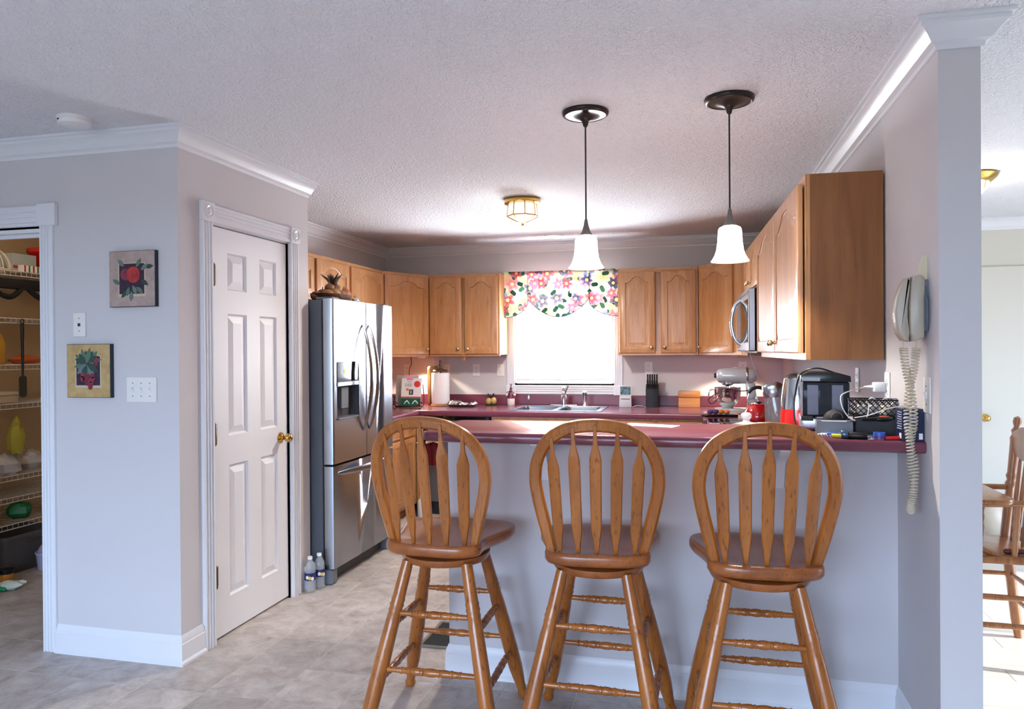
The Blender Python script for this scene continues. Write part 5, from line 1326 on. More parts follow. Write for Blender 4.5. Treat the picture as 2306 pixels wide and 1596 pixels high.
# ================================================================ clutter at the end of the bar
Z1 = ZB + .0005
cm = thing('coffee_maker', 'stainless and smoky black coffee maker at the end of the bar', 'coffee maker', (.49, 3.12, Z1), D(-4))
M_SMOKE = mat('smoky_tank', srgb(70, 76, 84), .08, trans=.55, ior=1.2)
bm = B(); box(bm, -.085, .085, -.1, .1, 0, .05, .006, I4, 2); mk('base', bm, M_STEEL, cm)
bm = B(); box(bm, -.082, .085, -.098, .1, .052, .185, .006, I4, 2); mk('water_tank', bm, M_SMOKE, cm)
bm = B(); box(bm, -.09, -.078, -.102, -.06, .05, .2, .004); mk('chrome_corner', bm, M_CHROME, cm)
for x in (-.045, .042):
    bm = B(); box(bm, x-.02, x+.02, -.1015, -.0985, .06, .175, .0015); mk('tank_panel', bm, mat('tank_grey', srgb(128, 132, 146), .2, .3), cm)
bm = B(); prism(bm, [(-.09, .186), (.09, .186), (.088, .208), (.04, .222), (-.06, .224), (-.088, .21)], -.104, .104, I4, .004); mk('lid', bm, mat('lid_black', srgb(24, 28, 30), .25), cm)
bm = B(); box(bm, -.085, -.02, -.1075, -.104, .19, .202); mk('badge', bm, M_CHROME, cm, 0)
bm = B(); box(bm, -.088, -.045, -.112, -.098, .038, .056, .002); mk('spout_block', bm, M_BLACK, cm)
bm = B(); tube(bm, catmull([(.03, -.06, .222), (-.03, -.08, .238), (-.085, -.06, .215), (-.105, -.03, .13), (-.108, -.03, .05), (-.10, -.05, .004)]), .0035, 6); mk('power_cord', bm, M_BLACK, cm)
# clear grey drawer tray with mesh tray on top
tr_ = thing('clear_tray', 'smoky clear plastic tray in front of the coffee maker', 'tray', (.497, 2.945, Z1), D(-6))
M_CLEAR = mat('smoky_plastic', srgb(150, 160, 172), .15, alpha=.55)
each('wall', [(-.06, .062, -.06, -.057, 0, .05), (-.06, .062, .057, .06, 0, .05), (-.06, -.057, -.06, .06, 0, .05), (.059, .062, -.06, .06, 0, .05)], M_CLEAR, tr_, .001)
bm = B(); box(bm, -.058, .06, -.058, .058, 0, .003); mk('floor_panel', bm, M_CLEAR, tr_, 0)
bm = B(); tube(bm, [(x, y, .051) for x, y in rrect(.122, .12, .01, 2)], .003, 6, True); mk('rim', bm, M_CHROME, tr_)
mt = thing('mesh_tray', 'black mesh tray filled with odds and ends at the bar end', 'tray', (.625, 2.93, Z1+.0), D(-6))
M_MESHB = mat('black_mesh', srgb(20, 20, 22), .5)
each('wall', [(-.06, .095, -.078, -.074, .004, .062), (-.06, .095, .03, .034, .004, .062), (.091, .095, -.078, .034, .004, .062), (-.06, -.056, -.078, .034, .004, .062)], M_MESHB, mt, .001)
bm = B(); box(bm, -.06, .095, -.076, .032, .0, .004); mk('floor_panel', bm, M_MESHB, mt, 0)
def lattice(name, w_, h, nx, r, m, parent, M):
    bm = B(); st = w_/nx; ny = int(h/st)+nx
    for k in range(-ny, nx+1):
        for s in (1, -1):
            pts = []
            x0, z0 = k*st, 0
            if s == 1:
                a = max(0, -x0); b = min(h, w_-x0)
                if b-a > .002: tube(bm, [(x0+a, 0, a), (x0+b, 0, b)], r, 4, M=M)
            else:
                x0 = w_-x0; a = max(0, x0-w_); b = min(h, x0)
                if b-a > .002: tube(bm, [(x0-a, 0.0004, a), (x0-b, 0.0004, b)], r, 4, M=M)
    o = mk(name, bm, m, parent, 0); o['kind'] = 'stuff'; return o
bs = thing('lattice_basket', 'black lattice basket tilted on top of the mesh tray', 'basket', (.60, 2.97, Z1+.066), D(-10))
Mb = RX(D(4))
for nm, w_, M_ in (('front_lattice', .16, T(-.045, -.05, 0)), ('back_lattice', .16, T(-.045, .05, 0)), ('end_lattice', .1, T(-.045, .05, 0) @ RZ(-PI/2)), ('end_lattice', .1, T(.115, .05, 0) @ RZ(-PI/2))):
    lattice(nm, w_, .058, 8 if w_ > .12 else 6, .0016, M_MESHB if nm != 'end_lattice' else mat('grey_lattice', srgb(120, 130, 146), .4), bs, M_)
bm = B(); tube(bm, [(x+.035, y, .059) for x, y in rrect(.162, .102, .006, 2)], .0028, 6, True); mk('rim', bm, M_MESHB, bs)
bm = B(); tube(bm, [(x+.035, y, .001) for x, y in rrect(.162, .102, .006, 2)], .0028, 6, True); mk('bottom_ring', bm, M_MESHB, bs)
bm = B(); box(bm, -.045, .115, -.05, .05, 0, .002); mk('floor_panel', bm, M_MESHB, bs, 0)
for i, (x, y, c_) in enumerate(((.0, 0, (210, 206, 200)), (.04, .01, (190, 196, 206)), (.075, -.01, (224, 214, 190)), (.1, .02, (150, 150, 160)))):
    o = thing('adapter_block', ('white power adapter nearest the coffee maker in the lattice basket', 'pale grey power adapter lying mid-basket', 'cream power adapter towards the phone end of the basket', 'dark grey power adapter in the basket corner')[i], 'adapter', (.60+x*.985, 2.97+y-x*.17, Z1+.069), .3*i, 'adapters in the lattice basket')
    bm = B(); box(bm, -.015, .015, -.015, .015, 0, .034, .004); mk('body', bm, mat('adapter_%d' % i, srgb(*c_), .5), o)
    bm = B(); tube(bm, catmull([(0, 0, .03), (.0, -.01, .048), (-.012, -.02, .052)]), .002, 5); mk('lead', bm, M_WHITECORD, o)
# black round purse-like pouch
o = thing('black_pouch', 'rounded black pouch in the clear tray by the coffee maker', 'pouch', (.505, 2.95, Z1+.004))
bm = B(); sphere(bm, (0, 0, .042), .044, 1.0, .8, .95); mk('pouch_body', bm, mat('pouch_black', srgb(26, 22, 22), .7), o, 60)
bm = B(); tube(bm, [(.02*math.cos(a), -.036, .055+.02*math.sin(a)) for a in [PI*i/8 for i in range(9)]], .002, 5); mk('seam', bm, M_DKGREY, o)
# hair brush with an orange band
o = thing('hair_brush', 'black brush with an orange-red patch lying in the mesh tray', 'brush', (.645, 2.845, Z1+.064), D(20))
bm = B(); sphere(bm, (0, 0, .0), .03, 1.2, .6, .35); mk('brush_head', bm, M_BLACK, o, 60)
bm = B(); sphere(bm, (0, -.004, .006), .02, 1.1, .5, .28); mk('bristle_pad', bm, mat('bristle_orange', srgb(210, 96, 66), .8, bump=.6, scale=400), o, 60)
bm = B(); tube(bm, [(-.03, 0, 0), (-.085, -.004, .0)], [.008, .006], 8); mk('brush_handle', bm, M_BLACK, o, 60)
# loose things along the bar edge
def loose(name, label, cat, loc, rz, parts):
    o = thing(name, label, cat, loc, rz)
    for nm, fn, m in parts:
        bm = B(); fn(bm); mk(nm, bm, m, o, 50)
    return o
cyl = lambda r, a, b, seg=12: (lambda bm: lathe(bm, [(r*.9, a), (r, a+.002), (r, b-.002), (r*.9, b)], seg, T(0, 0, r) @ RY(PI/2)))
loose('flashlight', 'black flashlight with chrome ring lying at the bar edge', 'flashlight', (.545, 2.765, Z1), D(-10), [('barrel', cyl(.012, -.03, .03), M_BLACK), ('head', cyl(.015, -.052, -.03), mat('flash_blue', srgb(90, 120, 150), .25, .7)), ('ring', lambda bm: tube(bm, [(.045+.013*math.cos(2*PI*i/18), .013*math.sin(2*PI*i/18), .003) for i in range(18)], .0018, 6, True), M_CHROME)])
loose('highlighter', 'yellow highlighter pen lying on the bar', 'pen', (.495, 2.785, Z1), D(-16), [('barrel', cyl(.007, -.03, .025), mat('hi_yellow', srgb(226, 224, 60), .4)), ('cap', cyl(.0075, .025, .045), mat('hi_cap', srgb(200, 206, 40), .4))])
loose('blue_marker', 'short blue marker beside the yellow highlighter', 'pen', (.478, 2.83, Z1), D(-12), [('barrel', cyl(.007, -.022, .02), mat('mk_blue', srgb(52, 92, 190), .4)), ('cap', cyl(.0078, .02, .038), mat('mk_blue2', srgb(36, 66, 150), .4))])
loose('red_marker', 'red marker at the bar edge beside the dark blue box', 'pen', (.652, 2.755, Z1), D(4), [('barrel', cyl(.0065, -.022, .015), mat('mk_red', srgb(206, 36, 40), .4)), ('cap', cyl(.0072, .015, .03), mat('mk_red2', srgb(176, 24, 30), .4))])
loose('tape_roll', 'purple and blue tape roll beside the red marker', 'tape', (.615, 2.77, Z1), 0, [('purple_layer', lambda bm: lathe(bm, [(.012, 0), (.02, 0), (.02, .012), (.012, .012), (.012, 0)], 20, I4, False), mat('tape_purple', srgb(96, 60, 130), .35)), ('blue_layer', lambda bm: lathe(bm, [(.012, .0125), (.02, .0125), (.02, .024), (.012, .024), (.012, .0125)], 20, I4, False), mat('tape_blue', srgb(56, 92, 186), .35))])
loose('folding_knife', 'long grey folding knife lying in front of the mesh tray', 'knife', (.59, 2.795, Z1), D(-4), [('grip', lambda bm: box(bm, -.045, .04, -.008, .008, 0, .012, .003), mat('grip_grey', srgb(74, 84, 90), .4)), ('clip', lambda bm: box(bm, -.03, .01, -.0095, -.008, .004, .008), M_STEEL)])
loose('key_ring', 'small steel key ring at the bar edge', 'keys', (.585, 2.752, Z1), 0, [('ring', lambda bm: tube(bm, [(.012*math.cos(2*PI*i/18), .012*math.sin(2*PI*i/18), .002) for i in range(18)], .0016, 6, True), M_CHROME), ('key', lambda bm: box(bm, .01, .04, -.004, .004, 0, .0025), M_BRASS)])
o = thing('note_pad', 'white wire-bound note pad slipped under the clear tray', 'note pad', (.488, 2.85, Z1), D(-28))
bm = B(); box(bm, -.055, .045, -.035, .035, 0, .006); mk('pages', bm, M_PAPER, o, 0)
bm = B()
tube(bm, [(-.055+.1*i/60, -.036+.005*math.cos(i*1.05), .004+.005*math.sin(i*1.05)) for i in range(61)], .0012, 5); mk('wire_binding', bm, M_BLACK, o)
o = mk('paper_sheet', slab(B(), [(-.30, 3.09), (-.09, 3.03), (-.06, 3.12), (-.27, 3.19)], Z1, Z1+.0012), M_PAPER); tag(o, 'loose white paper sheet lying flat on the bar', 'paper')
# dark blue box with print
bx_ = thing('carton', 'small dark blue printed carton at the bar end below the phone', 'box', (.708, 2.768, Z1), D(4))
M_NAVY = mat('navy_card', srgb(30, 40, 72), .35); M_PRINT = mat('print_grey', srgb(176, 184, 206), .6)
bm = B(); box(bm, -.034, .034, -.036, .036, 0, .108, .001); mk('carton_body', bm, M_NAVY, bx_)
for k in range(9): each('print_line', [(-.028, .006+.004*(k % 3), -.0366, -.036, .095-.007*k, .0975-.007*k)], M_PRINT, bx_)
for k in range(8): each('print_line', [(-.0346, -.034, -.03, .01+.004*(k % 2), .095-.008*k, .098-.008*k)], M_PRINT, bx_)
each('print_mark', [(-.01, .012, -.0366, -.036, .036, .041)], mat('print_yellow', srgb(206, 206, 60), .5), bx_)
each('print_badge', [(-.0346, -.034, -.028, -.008, .008, .026), (.018, .03, -.0366, -.036, .006, .026)], M_WHITE, bx_)
# white cords
def cord(label, pts, r=.0022, m=None):
    o = mk('charging_cord', tube(B(), catmull(pts, 8), r, 6), m or M_WHITECORD, None, 60); tag(o, label, 'cord', 'loose white cords'); return o
cord('thin white charger cord looping from wall plug to tray', [(.668, 3.24, 1.262), (.60, 3.06, 1.262), (.535, 2.93, 1.255), (.515, 2.9, 1.24), (.52, 2.885, 1.20), (.545, 2.875, 1.165), (.585, 2.865, 1.158), (.60, 2.87, 1.185), (.605, 2.88, 1.22)])
cord('white cord crossing the front of the lattice basket', [(.555, 2.87, 1.17), (.60, 2.86, 1.18), (.66, 2.85, 1.205), (.72, 2.87, 1.215)])
cord('white cord curled over the lattice basket rim', [(.61, 2.95, 1.218), (.625, 2.93, 1.238), (.65, 2.93, 1.225), (.67, 2.93, 1.236), (.70, 2.94, 1.235), (.715, 2.94, 1.222), (.72, 2.95, 1.21)])
cord('white cord dangling from the microwave behind the mixer', [(.36, 5.2, 1.393), (.40, 5.3, 1.28), (.43, 5.35, 1.22), (.54, 5.42, 1.14), (.62, 5.45, 1.09), (.60, 5.5, 1.0)], .003)
o = mk('hanging_cord', tube(B(), catmull([(-2.72, YB-.03, 1.37), (-2.715, YB-.035, 1.30), (-2.735, YB-.03, 1.26), (-2.74, YB-.03, 1.2), (-2.73, YB-.03, 1.10)], 8), .004, 6), M_BLACK); tag(o, 'thin black cord hanging above the cookbooks', 'cord')

# ================================================================ on and by the refrigerator
FZ = 1.739
fa = thing('fruit_bowl', 'brown carved wooden bowl on top of the refrigerator', 'bowl', (-2.36, 4.52, FZ))
M_CARV = mat('carved_brown', srgb(104, 66, 44), .55, var=srgb(62, 36, 24), scale=28, bump=.5, bd=.02)
bm = B(); lathe(bm, [(.07, 0), (.10, .006), (.14, .04), (.155, .062), (.145, .062), (.12, .035), (.0001, .02)], 36, Matrix.Diagonal((.75, 1.25, 1, 1))); mk('bowl', bm, M_CARV, fa, 50)
rr = random.Random(11)
kinds = [('wooden_pear', 'carved wooden pear'), ('wooden_apple', 'carved wooden apple'), ('wooden_fig', 'carved wooden fig')]
spots = [(-.03, -.15, .045, .036), (.03, -.10, .05, .04), (-.03, -.06, .06, .042), (.04, -.02, .062, .04), (-.02, .03, .066, .038), (.045, .06, .055, .038), (-.01, .1, .06, .04), (.01, .17, .07, .05), (0, -.02, .105, .036), (.02, .05, .10, .032)]
wh = ['at the wall end of the bowl', 'second from the wall end', 'darkest, left of the pineapple leaves', 'below the pineapple leaves', 'half hidden at the back', 'front and centre of the bowl', 'right of centre in the bowl', 'large and reddish at the far end', 'on top, left of the leaves', 'on top, right of the leaves']
for i, (x, y, z, r) in enumerate(spots):
    o = thing('wooden_fruit', 'carved brown wooden fruit ' + wh[i], 'fruit', (-2.36+x, 4.52+y, FZ+z), rr.uniform(0, 6), 'carved fruit in the bowl')
    c_ = [(128, 84, 52), (150, 104, 62), (112, 70, 48), (160, 118, 74)][i % 4] if i != 7 else (150, 82, 50)
    bm = B(); sphere(bm, (0, 0, 0), r, 1, 1, 1.05 if i % 2 else .9); mk('fruit_body', bm, mat('fruit_wood_%d' % (i % 4 if i != 7 else 9), srgb(*c_), .45), o, 60)
    bm = B(); tube(bm, [(0, 0, r*.85), (.004, 0, r*1.25)], [.004, .003], 6); mk('fruit_stem', bm, M_CARV, o)
o = thing('pineapple_crown', 'spiky dark pineapple leaf crown rising from the fruit bowl', 'ornament', (-2.36, 4.55, FZ+.12))
for k in range(9):
    a = 2*PI*k/9; tl = .35+.25*(k % 3)
    bm = B(); tube(bm, [(0, 0, 0), (.022*math.cos(a)*tl*2, .022*math.sin(a)*tl*2, .05), (.05*math.cos(a)*tl*2, .05*math.sin(a)*tl*2, .085)], [.014, .011, .001], 5); mk('leaf', bm, mat('crown_brown', srgb(62, 44, 36), .35), o)
bm = B(); sphere(bm, (0, 0, -.02), .035); mk('crown_base', bm, M_CARV, o, 60)
o = thing('silver_ball', 'shiny silver ball ornament at the end of the fruit bowl', 'ornament', (-2.30, 4.76, FZ))
bm = B(); sphere(bm, (0, 0, .032), .032); mk('ball', bm, M_CHROME, o, 60)
bm = B(); lathe(bm, [(.012, .06), (.012, .07), (.004, .074), (.0001, .074)], 12); mk('cap', bm, M_BRASS, o)
o = thing('small_carton', 'small blue and white carton behind the bowl on the refrigerator', 'box', (-2.50, 4.20, FZ), .2)
bm = B(); box(bm, -.05, .05, -.05, .05, 0, .035); mk('carton_body', bm, mat('pale_blue_card', srgb(150, 170, 200), .5), o, 0)
each('print_dot', [(-.04+.02*k, -.028+.02*k, -.051, -.05, .012, .022) for k in range(4)], M_NAVY, o)
M_PET = mat('clear_pet', srgb(216, 224, 232), .06, alpha=.35, coat=1.0, coatr=.04)
def water_bottle(label, x, y, rz, lab):
    o = thing('water_bottle', label, 'bottle', (x, y, 0), rz, 'water bottles on the floor')
    pr = [(.024, 0), (.031, .004), (.0325, .015), (.031, .025), (.0325, .035), (.031, .045), (.0325, .055), (.0325, .12), (.031, .13), (.0325, .14), (.03, .155), (.02, .178), (.0125, .186), (.0125, .195)]
    bm = B(); lathe(bm, pr, 24); mk('bottle_body', bm, M_PET, o, 60)
    bm = B(); lathe(bm, [(.0145, .192), (.0145, .207), (.013, .209), (.0001, .209)], 18); mk('cap', bm, M_WHITE, o, 50)
    bm = B(); lathe(bm, [(.0332, .072), (.0332, .116)], 24, I4, False); mk('label', bm, mat('bottle_label', srgb(38, 44, 104), .4), o)
    for k in range(3):
        a = D(-120+26*k+lab); bm = B(); blob(bm, 0, 0, .009, .011, -.0006, 0, 12); bm.transform(T(.0334*math.cos(a), .0334*math.sin(a), .092-.004*k) @ RZ(a+PI/2)); mk('label_mark', bm, [M_WHITE, mat('label_yellow', srgb(230, 196, 60), .5), M_WHITE][k], o, 0)
water_bottle('clear water bottle with blue label standing nearer the camera', -2.222, 3.965, 0, 30)
water_bottle('clear water bottle tucked next to the refrigerator foot', -2.205, 4.045, 1.0, 0)
jg = thing('white_jug', 'small white jug on the floor at the cabinet corner', 'jug', (-2.29, 5.99, 0))
bm = B(); lathe(bm, [(.034, 0), (.038, .01), (.038, .11), (.03, .14), (.014, .155), (.014, .17)], 20); mk('jug_body', bm, M_WHITE, jg, 50)
bm = B(); lathe(bm, [(.016, .168), (.016, .182), (.0001, .183)], 14); mk('cap', bm, M_WHITE, jg)
fv = thing('floor_register', 'black slatted floor register with metal frame beside the peninsula', 'vent', (-1.215, 3.50, 0))
M_VF = mat('pewter_frame', srgb(140, 140, 132), .35, .7)
each('frame_bar', [(-.085, -.068, -.165, .165, 0, .008), (.068, .085, -.165, .165, 0, .008), (-.068, .068, -.165, -.148, 0, .008), (-.068, .068, .148, .165, 0, .008)], M_VF, fv, .002)
bm = B(); box(bm, -.068, .068, -.148, .148, .0005, .002); mk('backing', bm, M_BLACK, fv, 0)
sl = None
for k in range(26):
    if sl is None:
        bm = B(); box(bm, -.067, .067, -.0022, .0022, .002, .006); sl = mk('slat', bm, mat('slat_black', srgb(44, 46, 48), .5), fv, 0); s = sl
    else: s = inst(sl, fv)
    s.location = (0, -.142+.0114*k, 0)
bm = B(); box(bm, .01, .03, -.166, -.16, .008, .011, .001); mk('lever', bm, M_VF, fv)
# ================================================================ closet shelves and their load
M_WIRE = mat('white_coated_wire', srgb(214, 206, 196), .4)
SX0, SX1, SY0, SY1 = -4.645, -4.25, 3.03, 4.60
for z, nm in ((1.955, 'topmost white wire closet shelf holding boxes'), (1.65, 'white wire closet shelf with the spatula hanging from it'), (1.35, 'white wire closet shelf below the yellow bottle'), (1.10, 'white wire closet shelf above the yellow bag'), (.64, 'white wire closet shelf with crumpled white bags'), (.50, 'narrow white wire closet shelf above the green bag'), (.33, 'lowest white wire closet shelf')):
    s = thing('wire_shelf', nm, 'shelf', (0, 0, z), 0, 'wire shelves in the closet')
    for zz in (0, -.03):
        bm = B(); tube(bm, [(SX1, SY0, zz), (SX1, SY1, zz)], .0035, 6); mk('front_rail', bm, M_WIRE, s)
    bm = B(); tube(bm, [(SX0+.005, SY0, 0), (SX0+.005, SY1, 0)], .003, 6); mk('back_rail', bm, M_WIRE, s)
    bm = B()
    for k in range(40):
        y = SY0+.02+k*.039; tube(bm, [(SX0+.005, y, .003), (SX1, y, .003), (SX1+.002, y, -.03)], .0016, 4)
    o = mk('cross_wires', bm, M_WIRE, s); o['kind'] = 'stuff'
def crumple(bm, c, r, sx, sy, sz, amp, seed, u=14, v=9):
    rr = random.Random(seed); n0 = len(bm.verts)
    bmesh.ops.create_uvsphere(bm, u_segments=u, v_segments=v, radius=1)
    bm.verts.ensure_lookup_table()
    for vv in bm.verts[n0:]:
        k = 1+rr.uniform(-amp, amp); vv.co = Vector((c[0]+vv.co.x*r*sx*k, c[1]+vv.co.y*r*sy*k, c[2]+max(vv.co.z, -.75)*r*sz*k))
def bag(name, label, cat, loc, r, sx, sy, sz, col, seed, amp=.12, knot=True):
    o = thing(name, label, cat, loc)
    m = mat(name+str(seed)+'_plastic', col, .45)
    bm = B(); crumple(bm, (0, 0, r*sz*.75), r, sx, sy, sz, amp, seed); mk('bag_body', bm, m, o, 25)
    if knot:
        bm = B(); crumple(bm, (0, 0, r*sz*1.75), r*.3, 1, 1, 1.4, .25, seed+1, 8, 6); mk('bag_top', bm, m, o, 25)
    return o
dm = thing('wire_dome', 'white wire dome cover on the topmost closet shelf', 'dome', (-4.40, 3.80, 1.962))
for k in range(7):
    a = PI*k/7; bm = B(); tube(bm, [(.13*math.cos(t)*math.cos(a), .13*math.cos(t)*math.sin(a), .15*math.sin(t)) for t in [PI*i/16 for i in range(17)]], .004, 6); mk('hoop', bm, M_WIRE, dm)
bm = B(); tube(bm, [(.13*math.cos(2*PI*i/28), .13*math.sin(2*PI*i/28), .004) for i in range(28)], .005, 6, True); mk('base_ring', bm, M_WIRE, dm)
o = thing('grey_carton', 'pale grey carton behind the wire dome in the closet', 'box', (-4.46, 4.06, 1.962))
bm = B(); box(bm, -.08, .08, -.09, .09, 0, .13, .003); mk('carton_body', bm, mat('pale_carton', srgb(176, 184, 188), .6), o)
each('tape_strip', [(.0803, .081, -.09, .09, .03, .05)], mat('carton_red', srgb(180, 50, 50), .5), o)
o = thing('red_tub', 'glossy red plastic tub high on the closet shelf', 'tub', (-4.44, 4.33, 1.962))
bm = B(); lathe(bm, [(.12, 0), (.14, .16), (.145, .165), (.145, .19), (.1, .2), (.0001, .2)], 24); mk('tub_body', bm, mat('tub_red', srgb(180, 30, 28), .25), o, 40)
bm = B(); lathe(bm, [(.147, .165), (.15, .17), (.15, .195), (.145, .198)], 24, I4, False); mk('lid_rim', bm, mat('tub_red2', srgb(206, 52, 40), .25), o)
o = thing('striped_box', 'narrow red, green and white striped box in the closet', 'box', (-4.31, 4.03, 1.962))
bm = B(); box(bm, -.02, .02, -.07, .07, 0, .045); mk('carton_body', bm, M_PAPER, o, 0)
for k, c_ in enumerate((srgb(190, 40, 44), srgb(50, 120, 70), srgb(190, 40, 44), srgb(50, 120, 70))): each('stripe', [(.0201, .021, -.06+.033*k, -.048+.033*k, 0, .045)], mat('stripe_box_%d' % (k % 2), c_, .6), o)
o = thing('black_straps', 'black folded tote straps draped under the top closet shelf', 'bag', (-4.27, 3.95, 1.78))
M_BCL = mat('black_fabric', srgb(18, 17, 18), .85)
bm = B(); box(bm, -.03, .02, -.28, .30, .06, .13, .02, I4, 2); mk('fold', bm, M_BCL, o)
for a, b in ((-.25, .0), (.02, .28)):
    bm = B(); tube(bm, catmull([(.0, a, .08), (.0, (a*2+b)/3, .02), (.0, (a+2*b)/3, .015), (.0, b, .09)]), .018, 8); mk('strap', bm, M_BCL, o, 60)
sp = thing('spatula', 'long black spatula hanging from a closet shelf', 'spatula', (-4.235, 3.90, 1.18))
bm = B(); slab(bm, rrect(.055, .14, .02), -.003, .003, T(0, 0, .03) @ RZ(PI/2) @ RX(PI/2)); mk('blade', bm, mat('spatula_grey', srgb(62, 56, 50), .5), sp)
bm = B(); tube(bm, [(0, 0, .1), (0, 0, .18), (0, 0, .44)], [.006, .008, .011], 8); mk('handle', bm, M_BLACK, sp, 60)
bm = B(); tube(bm, [(0, .011*math.cos(2*PI*i/14), .452+.014*math.sin(2*PI*i/14)) for i in range(14)], .0035, 6, True); mk('hanging_loop', bm, M_BLACK, sp)
o = thing('yellow_bottle', 'amber yellow bottle on the closet shelf', 'bottle', (-4.36, 3.82, 1.357))
bm = B(); lathe(bm, [(.05, 0), (.055, .02), (.055, .13), (.035, .19), (.02, .21), (.02, .235)], 20); mk('bottle_body', bm, mat('amber', srgb(190, 140, 50), .25), o, 60)
bm = B(); lathe(bm, [(.024, .232), (.024, .26), (.0001, .262)], 14); mk('cap', bm, mat('cap_brown', srgb(120, 60, 40), .4), o)
bag('snack_bag', 'orange and green snack bag lying on a closet shelf', 'bag', (-4.36, 4.03, 1.357), .07, .9, 1.6, .45, srgb(196, 96, 50), 21, knot=False)
o = thing('cardboard_box', 'cream cardboard box lying on the closet shelf', 'box', (-4.40, 3.80, 1.107))
bm = B(); box(bm, -.12, .13, -.12, .10, .0, .05, .003); mk('carton_body', bm, mat('cream_card', srgb(200, 178, 144), .7), o)
bm = B(); box(bm, -.125, .135, -.125, .105, .05, .07, .003); mk('carton_lid', bm, mat('cream_card2', srgb(212, 192, 160), .7), o)
bag('yellow_bag', 'yellow plastic bag hanging below a closet shelf', 'bag', (-4.27, 3.88, .78), .09, .5, .65, 1.25, srgb(176, 160, 60), 31)
bag('white_bag', 'large crumpled white bag on the closet shelf', 'bag', (-4.42, 4.10, .647), .10, 1.0, 1.0, .7, srgb(196, 186, 178), 41, .16, False)
bag('white_bag', 'small crumpled white paper bag at the closet shelf front', 'bag', (-4.33, 3.86, .647), .085, .8, 1.2, .85, srgb(206, 198, 192), 47, .18, False)
bag('green_bag', 'dark green plastic bag on the lowest closet shelf', 'bag', (-4.36, 3.98, .337), .08, .9, .9, .75, srgb(24, 112, 60), 51, .12, False)
o = thing('grey_bin', 'dark grey storage bin on the closet floor', 'bin', (-4.40, 3.98, .0))
bm = B(); rgs = [[bm.verts.new((x, y, z)) for x, y in rrect(.30*s, .42*s, .04)] for s, z in ((.8, 0), (1, .23), (1.03, .23), (1.03, .25), (.96, .25), (.78, .02))]
for a, b in zip(rgs, rgs[1:]):
    for i in range(len(a)): bm.faces.new((a[i], a[(i+1) % len(a)], b[(i+1) % len(a)], b[i]))
bm.faces.new(rgs[0]); bm.faces.new(rgs[-1]); mk('bin_body', bm, mat('bin_grey', srgb(92, 88, 86), .6), o, 40)
bm = B(); tube(bm, [(.157, -.06, .2), (.165, -.05, .2), (.165, .05, .2), (.157, .06, .2)], .006, 6); mk('bin_handle', bm, mat('bin_grey2', srgb(70, 68, 66), .6), o)
o = thing('lilac_tub', 'pale lilac tub on the closet floor next to the door jamb', 'tub', (-4.17, 4.02, 0))
bm = B(); lathe(bm, [(.06, 0), (.072, .1), (.077, .105), (.077, .115), (.07, .115), (.06, .02), (.0001, .02)], 24); mk('tub_body', bm, mat('lilac', srgb(198, 196, 226), .4), o, 40)
bm = B(); crumple(bm, (0, 0, .12), .065, 1, 1, .7, .12, 61); mk('cloth_fill', bm, mat('lilac_cloth', srgb(176, 160, 190), .8), o, 40)
o = thing('floor_duster', 'green and white floor duster lying on the closet floor', 'duster', (-4.02, 3.60, 0), .6)
bm = B(); crumple(bm, (0, 0, .025), .055, 1.5, .8, .5, .2, 71); mk('duster_head', bm, mat('duster_pale', srgb(206, 214, 200), .9), o, 30)
bm = B(); crumple(bm, (-.03, -.02, .02), .035, 1.2, .8, .6, .15, 72); mk('duster_base', bm, mat('duster_green', srgb(30, 140, 84), .6), o, 30)
o = thing('orange_tin', 'small orange and black tin on the closet floor', 'tin', (-4.16, 3.70, 0))
bm = B(); lathe(bm, [(.038, 0), (.04, .003), (.04, .075), (.038, .078), (.0001, .078)], 20); mk('tin_body', bm, mat('tin_orange', srgb(206, 132, 40), .4), o)
bm = B(); lathe(bm, [(.041, .06), (.042, .062), (.042, .085), (.0001, .086)], 20); mk('tin_lid', bm, M_BLACK, o)
point('closet_bulb', (-3.75, 3.45, 2.25), 6, (1.0, .80, .56), .06)

# ================================================================ dining side
W_CH = wood('walnut_chair', srgb(168, 112, 66), srgb(140, 88, 50), srgb(110, 66, 36), 'Z', rough=.3, coat=.4)
hc = thing('high_chair', 'wooden high chair with tray standing in the dining room', 'high chair', (1.275, 3.865, 0), -PI/2)
S_, Z_ = .205, .50
bm = B(); slab(bm, rrect(.44, .44, .03), Z_-.03, Z_, I4, .006); mk('seat', bm, W_CH, hc)
for sx in (-1, 1):
    for sy in (-1, 1):
        bm = B(); along(bm, [(.02, 0), (.024, .3), (.026, .34), (.022, .37), (.024, .8), (.018, 1)], (sx*.185, sy*.185, Z_-.02), (sx*.235, sy*.255, 0), 14); mk('leg', bm, W_CH, hc, 50)
lp = lambda sx, sy, z: (sx*(.185+.05*(1-z/.48)), sy*(.185+.07*(1-z/.48)), z)
for z in (.20, .32):
    for s in (-1, 1):
        bm = B(); along(bm, [(.010, 0), (.013, .5), (.010, 1)], lp(-1, s, z), lp(1, s, z), 10); mk('rung', bm, W_CH, hc, 50)
        bm = B(); along(bm, [(.010, 0), (.013, .5), (.010, 1)], lp(s, -1, z+.0), lp(s, 1, z+.0), 10); mk('rung', bm, W_CH, hc, 50)
